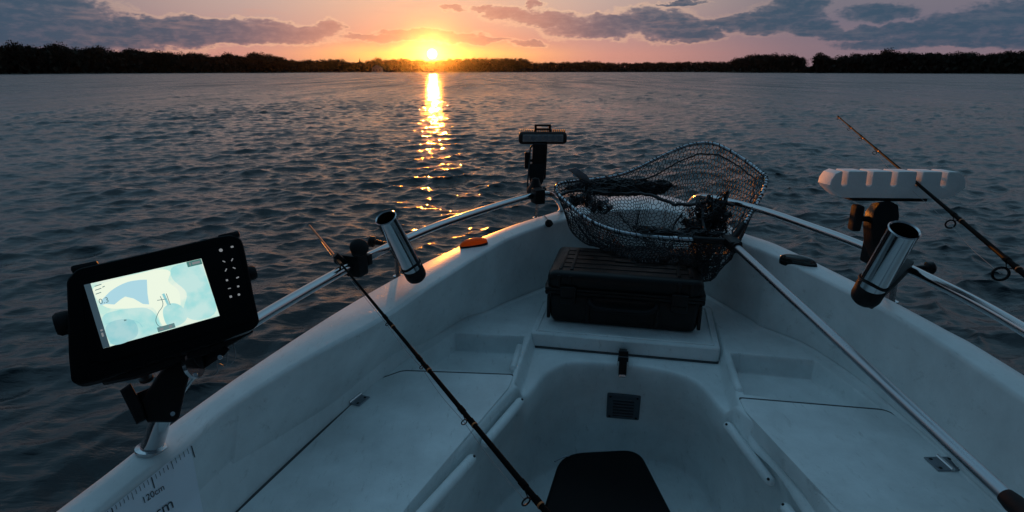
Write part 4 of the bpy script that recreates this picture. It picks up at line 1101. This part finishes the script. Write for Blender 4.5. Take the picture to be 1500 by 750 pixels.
special = {1196: 'rounded dark tree standing clear just right of the gap in the right shore wood', 1240: 'thin-crowned tree with branches showing in the right shore wood', 346: 'thin open-crowned tree in the left shore wood',
           370: 'flat-topped tree beside the thin one in the left shore wood', 1294: 'tallest tree of the right shore wood', 30: 'tallest clump-headed tree at the left end of the shore', 90: 'broad high tree right of the dip at the left end of the shore',
           556: 'round low tree behind the pale roof left of the sun'}
px = -240.
while px < 1760:
    h = top_h(px, 6) * (1.0 if random.random() < .6 else .93)
    wpx = h * .78 / shore_dist(px) * F
    near = [k for k in special if abs(k - px) < 6]
    reg = 'left' if px < 480 else ('middle' if px < 1070 else 'right')
    lab = {'left': 'dark broadleaf tree in the wooded shore left of the sunset', 'middle': 'dark distant tree in the low wooded shore around the sun', 'right': 'dark broadleaf tree in the wooded shore at the right'}[reg]
    grp = 'trees of the %s far shore' % reg
    if not (1176 < px < 1187):
        if not near: put_tree(shore_pt(px, random.uniform(3, 16)) + Vector((0, 0, .5)), h, random.uniform(.85, 1.15), random.randrange(6), lab, grp)
    px += max(5.5, wpx * .36)
for k, lab in special.items():
    v = 6 if k in (1240, 346) else (k % 6)
    put_tree(shore_pt(k, 0) + Vector((0, 0, .4)), top_h(k, 0) * 1.01, .95 if v < 6 else .8, v, lab, 'trees singled out on the far shore' if False else None)
# the wood behind and the scrub along the bank
bm = NB(); r = random.Random(9)
for px in np.arange(-260, 1780, 1.0):
    h = top_h(px, 22) * .80 * (1 + .10 * noise.noise(Vector((px * .06, 0, 0))))
    if 1176 < px < 1190: h *= .5
    for k in range(16):
        p = shore_pt(px + r.random() * 2, r.uniform(-1, 26) ); z = (r.random() ** 1.15) * h
        s = .9 + r.random() * 1.6; a = Vector((r.gauss(0, 1), r.gauss(0, 1), r.gauss(0, .6))).normalized(); b_ = a.orthogonal().normalized(); c_ = a.cross(b_)
        bm.faces.new([bm.verts.new(p + Vector((0, 0, z)) + b_ * s * x + c_ * s * y) for x, y in ((-.6, -.5), (.6, -.3), (.4, .6), (-.4, .5))])
wd_ = obj('far_wood', bm, M['tree'], smooth=False); tag(wd_, 'dense dark wood along the whole far shore', 'woodland', kind='stuff')
# pale-roofed house left of the sun
hp = shore_pt(553, -2); hr = ray(553, HOR); hx = Vector((1, 0, 0))
t = thing('house', 'small pale-roofed house among the trees left of the sun', 'house', hp)
bm = NB(); box(bm, Matrix.Translation(hp + Vector((0, 0, 2.2))), (11, 7, 4.4), 0); obj('wall', bm, M['wallw'], t, smooth=False)
bm = NB(); prism(bm, [hp + Vector(q) for q in ((-6.2, -4, 4.2), (6.2, -4, 4.2), (0, -4, 8.0))], (0, 8, 0)); obj('roof', bm, M['roofp'], t, smooth=False)
for x in (-3.4, 0, 3.4):
    bm = NB(); box(bm, Matrix.Translation(hp + Vector((x, -3.53, 2.3))), (1.3, .12, 1.5), 0); obj('window', bm, M['dark'], t, smooth=False)
# a slim spire above the trees
p = shore_pt(528, 20); hh = CAMZ + (lambda r_: r_.z / math.hypot(r_.x, r_.y))(ray(528, 84)) * (shore_dist(528) + 20)
bm = NB(); Mx = Matrix.Translation(p); lathe(bm, Mx, [(1.0, 0), (1.0, hh * .6), (1.3, hh * .6), (.9, hh * .66), (0, hh)], 8)
tag(obj('spire', bm, M['bark'], org=p, smooth=False), 'thin dark spire rising above the trees left of the sun', 'spire')

# ================================================================ SKY
SUNPX = (633, 79)
sr = ray(*SUNPX).normalized(); S_EL = math.asin(sr.z); S_AZ = math.atan2(sr.x, sr.y)
w = bpy.data.worlds.new('World'); sc.world = w; w.use_nodes = True; nt = w.node_tree; nt.nodes.clear()
def N(t, **k):
    n = nt.nodes.new(t)
    for a, v in k.items(): setattr(n, a, v)
    return n
def mth(op, a, b=None, c=None, clamp=False):
    n = N('ShaderNodeMath', operation=op, use_clamp=clamp)
    for i, v in enumerate((a, b, c)):
        if v is None: continue
        if isinstance(v, (int, float)): n.inputs[i].default_value = v
        else: nt.links.new(v, n.inputs[i])
    return n.outputs[0]
def rng_(v, a, b, c=0., d=1., smooth=True):
    n = N('ShaderNodeMapRange'); n.interpolation_type = 'SMOOTHSTEP' if smooth else 'LINEAR'
    nt.links.new(v, n.inputs[0])
    for i, q in enumerate((a, b, c, d)): n.inputs[1 + i].default_value = q
    return n.outputs[0]
def mix(f, a, b, bt='MIX'):
    n = N('ShaderNodeMix', data_type='RGBA', blend_type=bt)
    if isinstance(f, (int, float)): n.inputs[0].default_value = f
    else: nt.links.new(f, n.inputs[0])
    for i, v in ((6, a), (7, b)):
        if isinstance(v, tuple): n.inputs[i].default_value = (*v, 1)
        else: nt.links.new(v, n.inputs[i])
    return n.outputs[2]
def ramp(v, stops):
    n = N('ShaderNodeValToRGB'); cr = n.color_ramp; cr.interpolation = 'EASE' if False else 'LINEAR'
    while len(cr.elements) < len(stops): cr.elements.new(.5)
    for e, (p, c) in zip(cr.elements, stops): e.position = p; e.color = (*c, 1)
    nt.links.new(v, n.inputs[0]); return n.outputs[0]
tc = N('ShaderNodeTexCoord'); G = tc.outputs['Generated']
sx = N('ShaderNodeSeparateXYZ'); nt.links.new(G, sx.inputs[0]); x_, y_, z_ = sx.outputs
az = mth('ARCTAN2', x_, y_); el = mth('ARCSINE', z_)
cs = N('ShaderNodeCombineXYZ'); nt.links.new(mth('MULTIPLY', az, 57.2958), cs.inputs[0]); nt.links.new(mth('MULTIPLY', el, 57.2958), cs.inputs[1])
AE = cs.outputs[0]       # degrees
def vnoise(vec, sc_, scale, detail, rough=.55):
    mp = N('ShaderNodeMapping'); mp.inputs['Scale'].default_value = sc_; nt.links.new(vec, mp.inputs[0])
    n = N('ShaderNodeTexNoise'); n.inputs['Scale'].default_value = scale; n.inputs['Detail'].default_value = detail; n.inputs['Roughness'].default_value = rough; nt.links.new(mp.outputs[0], n.inputs['Vector']); return n
azd = mth('MULTIPLY', az, 57.2958); eld = mth('MULTIPLY', el, 57.2958)
wn = vnoise(AE, (1, 2.2, 1), .42, 7, .60); wsp = N('ShaderNodeSeparateXYZ'); nt.links.new(wn.outputs['Color'], wsp.inputs[0])
az2 = mth('ADD', azd, mth('MULTIPLY', mth('SUBTRACT', wsp.outputs[0], .5), 3.4)); el2 = mth('ADD', eld, mth('MULTIPLY', mth('SUBTRACT', wsp.outputs[1], .5), 1.7))
cs2 = N('ShaderNodeCombineXYZ'); nt.links.new(az2, cs2.inputs[0]); nt.links.new(el2, cs2.inputs[1]); AE2 = cs2.outputs[0]
daz = mth('ABSOLUTE', mth('SUBTRACT', azd, math.degrees(S_AZ)))
el01 = rng_(eld, 0, 90, 0, 1, False); elp = mth('POWER', mth('MAXIMUM', el01, 0), .5)     # sqrt spread
def E(d): return math.sqrt(d / 90)
sunside = ramp(elp, [(0, (.90, .30, .10)), (E(.8), (.98, .40, .13)), (E(1.6), (.98, .46, .18)), (E(2.6), (.88, .36, .22)), (E(4), (.84, .42, .28)), (E(7), (.80, .52, .36)), (E(12), (.52, .40, .34)), (E(22), (.26, .28, .30)), (E(40), (.15, .29, .40)), (1, (.205, .415, .60))])
away = ramp(elp, [(0, (.26, .17, .20)), (E(2), (.22, .16, .20)), (E(4), (.17, .15, .20)), (E(7), (.19, .18, .21)), (E(12), (.17, .20, .24)), (E(25), (.15, .29, .40)), (1, (.205, .415, .60))])
mid_s = ramp(elp, [(0, (.62, .26, .20)), (E(1.5), (.66, .30, .24)), (E(3), (.52, .29, .27)), (E(7), (.56, .42, .36)), (E(14), (.34, .31, .32)), (E(25), (.14, .21, .27)), (1, (.205, .415, .60))])
base = mix(rng_(daz, 3, 17), sunside, mid_s); base = mix(rng_(daz, 12, 36), base, away)
base = mix(rng_(daz, 52, 125), base, mix(rng_(eld, 15, 75), (.013, .027, .042), (.032, .084, .135)))
# dir-to-sun
vd = N('ShaderNodeVectorMath', operation='DOT_PRODUCT'); nt.links.new(G, vd.inputs[0]); vd.inputs[1].default_value = sr
ang = mth('MULTIPLY', mth('ARCCOSINE', mth('MINIMUM', vd.outputs['Value'], 1.0)), 57.2958)
# streaky glow: wide in azimuth, thin in elevation
gx = mth('DIVIDE', mth('SUBTRACT', azd, math.degrees(S_AZ)), 7.5); gy = mth('DIVIDE', mth('SUBTRACT', el2, math.degrees(S_EL) + .1), .75)
streak = mth('EXPONENT', mth('MULTIPLY', mth('ADD', mth('MULTIPLY', gx, gx), mth('MULTIPLY', gy, gy)), -1))
gl1 = mth('EXPONENT', mth('MULTIPLY', ang, -.42)); gl2 = mth('EXPONENT', mth('MULTIPLY', mth('MULTIPLY', ang, ang), -1.0))
# clouds
P2 = lambda px, py: (math.degrees(math.atan2(ray(px, py).x, ray(px, py).y)), math.degrees(math.asin(ray(px, py).normalized().z)))
blobs = [(5, 28, 125, 26), (60, 52, 150, 22), (30, 62, 160, 14), (60, 4, 60, 14), (260, 38, 110, 11), (345, 42, 90, 12), (180, 50, 150, 14), (440, 48, 50, 9), (482, 38, 19, 9), (300, 55, 150, 9), (663, 12, 17, 3.5), (705, 11, 20, 4), (745, 20, 42, 9), (785, 8, 14, 4), (800, 28, 60, 11), (868, 42, 66, 14), (950, 30, 60, 19), (905, 30, 50, 12), (985, 42, 52, 17), (1025, 50, 30, 12),
         (1065, 34, 40, 9), (1110, 33, 60, 15), (1150, 24, 52, 20), (1175, 6, 34, 20), (1190, 40, 35, 14), (1290, 18, 42, 14), (1262, 50, 60, 9), (1335, 44, 45, 11), (1405, 38, 75, 11), (1470, 30, 90, 14), (1450, 56, 130, 13), (1370, 62, 110, 9), (775, 63, 26, 5), (640, 50, 70, 6), (560, 54, 60, 5), (700, 58, 50, 5), (590, 45, 40, 4),
         (1000, 4, 30, 3), (-150, 20, 150, 40), (1700, 25, 180, 40)]
mask = None
for bx_, by_, rx, ry in blobs:
    a, e_ = P2(bx_, by_); ra = rx / F * 57.3 * .95; re = ry / F * 57.3 * (1.0 if bx_ < 900 else .88)
    vm = N('ShaderNodeVectorMath', operation='MULTIPLY_ADD'); nt.links.new(AE2, vm.inputs[0]); vm.inputs[1].default_value = (1 / ra, 1 / re, 0); vm.inputs[2].default_value = (-a / ra, -e_ / re, 0)
    vq = N('ShaderNodeVectorMath', operation='DOT_PRODUCT'); nt.links.new(vm.outputs[0], vq.inputs[0]); nt.links.new(vm.outputs[0], vq.inputs[1]); dd = vq.outputs['Value']
    mask = dd if mask is None else mth('SMOOTH_MIN', mask, dd, .15)
edge = vnoise(AE, (1, 2, 1), 1.6, 6, .62)
mask = mth('ADD', mask, mth('MULTIPLY', mth('SUBTRACT', edge.outputs['Fac'], .5), 1.3))
cm = rng_(mask, 1.2, .62)
# high broken cloud overhead (seen only in reflections)
hn = vnoise(G, (1, 1, 3), 2.2, 6, .6); hm = mth('MULTIPLY', rng_(hn.outputs['Fac'], .45, .65), rng_(eld, 7.5, 14)); 
ccol = mix(rng_(daz, 4, 20), (.60, .26, .19), (.12, .11, .16)); ccol = mix(rng_(daz, 9, 26), ccol, (.027, .070, .122)); ccol = mix(rng_(mask, .1, 1.1, 0, .28), ccol, base)
shade = vnoise(AE, (1, 2.4, 1), .9, 5, .6); ccol = mix(rng_(shade.outputs['Fac'], .42, .68, 0, .42), ccol, mix(.5, ccol, base))
rim = mth('MULTIPLY', mth('MULTIPLY', rng_(mask, 1.7, 1.15), rng_(mask, .75, 1.15)), rng_(daz, 36, 8))
sky = mix(mth('MULTIPLY', cm, .93), base, ccol)
wisp = vnoise(AE, (.35, 3.2, 1), .55, 6, .6)
sky = mix(mth('MULTIPLY', rng_(wisp.outputs['Fac'], .50, .72), .30), sky, mix(rng_(daz, 6, 40), (.74, .36, .27), (.15, .15, .19)))
sky = mix(mth('MULTIPLY', rim, .35), sky, (1.0, .62, .36))
sky = mix(mth('MULTIPLY', hm, .55), sky, (.055, .115, .165))
def addc(a, f, col): 
    n = N('ShaderNodeVectorMath', operation='SCALE'); n.inputs[0].default_value = col; nt.links.new(f, n.inputs[3])
    m = N('ShaderNodeVectorMath', operation='ADD'); nt.links.new(a, m.inputs[0]); nt.links.new(n.outputs[0], m.inputs[1]); return m.outputs[0]
sky = addc(sky, streak, (.75, .28, .02)); sky = addc(sky, gl1, (.34, .11, .01)); sky = addc(sky, gl2, (1.2, .42, .05))
disc = rng_(ang, .48, .40); sky = addc(sky, disc, (9, 4.6, 1.5))
# below the horizon
sky = mix(rng_(eld, -.2, -1.5), sky, (.03, .04, .05))
bg = N('ShaderNodeBackground'); nt.links.new(sky, bg.inputs[0]); bg.inputs[1].default_value = 1.0
ns = N('ShaderNodeTexSky'); ns.sky_type = 'NISHITA'; ns.sun_disc = False; ns.sun_elevation = S_EL; ns.sun_rotation = S_AZ; ns.air_density = 1.2; ns.ozone_density = 3
bg2 = N('ShaderNodeBackground'); nt.links.new(ns.outputs[0], bg2.inputs[0]); bg2.inputs[1].default_value = .008
ad = N('ShaderNodeAddShader'); nt.links.new(bg.outputs[0], ad.inputs[0]); nt.links.new(bg2.outputs[0], ad.inputs[1])
out = N('ShaderNodeOutputWorld'); nt.links.new(ad.outputs[0], out.inputs[0])
w.cycles.sampling_method = 'MANUAL'; w.cycles.sample_map_resolution = 2048
# sun
sl = bpy.data.lights.new('sun', 'SUN'); sl.energy = 2.1; sl.color = (1, .29, .03); sl.angle = R(.6)
so_ = bpy.data.objects.new('sun', sl); C.objects.link(so_); so_.rotation_euler = (-sr).to_track_quat('-Z', 'Y').to_euler(); so_.location = (0, 30, 30)

sc.view_settings.view_transform = 'Standard'; sc.view_settings.look = 'None'; sc.view_settings.exposure = 0; sc.view_settings.gamma = 1; sc.view_settings.use_curve_mapping = False
sc.render.engine = 'CYCLES'; sc.cycles.max_bounces = 5; sc.cycles.use_denoising = True
try: sc.cycles.denoiser = 'OPENIMAGEDENOISE'
except Exception: pass
sc.cycles.sample_clamp_indirect = 4

# thin volume added to spread the low sun's glow over the treeline
bm = NB(); box(bm, Matrix.Translation((0, 100, 18)), (4700, 4700, 40), 0)
hm_ = bpy.data.materials.new('glow_haze_air'); hm_.use_nodes = True; hn_ = hm_.node_tree; hn_.nodes.remove(hn_.nodes['Principled BSDF'])
pv_ = hn_.nodes.new('ShaderNodeVolumePrincipled'); pv_.inputs['Density'].default_value = .000026; pv_.inputs['Anisotropy'].default_value = .97; pv_.inputs['Color'].default_value = (.9, .9, .9, 1)
hn_.links.new(pv_.outputs[0], hn_.nodes['Material Output'].inputs['Volume'])
ho = obj('glow_haze', bm, hm_, smooth=False); ho['kind'] = 'stuff'
sc.cycles.volume_bounces = 0
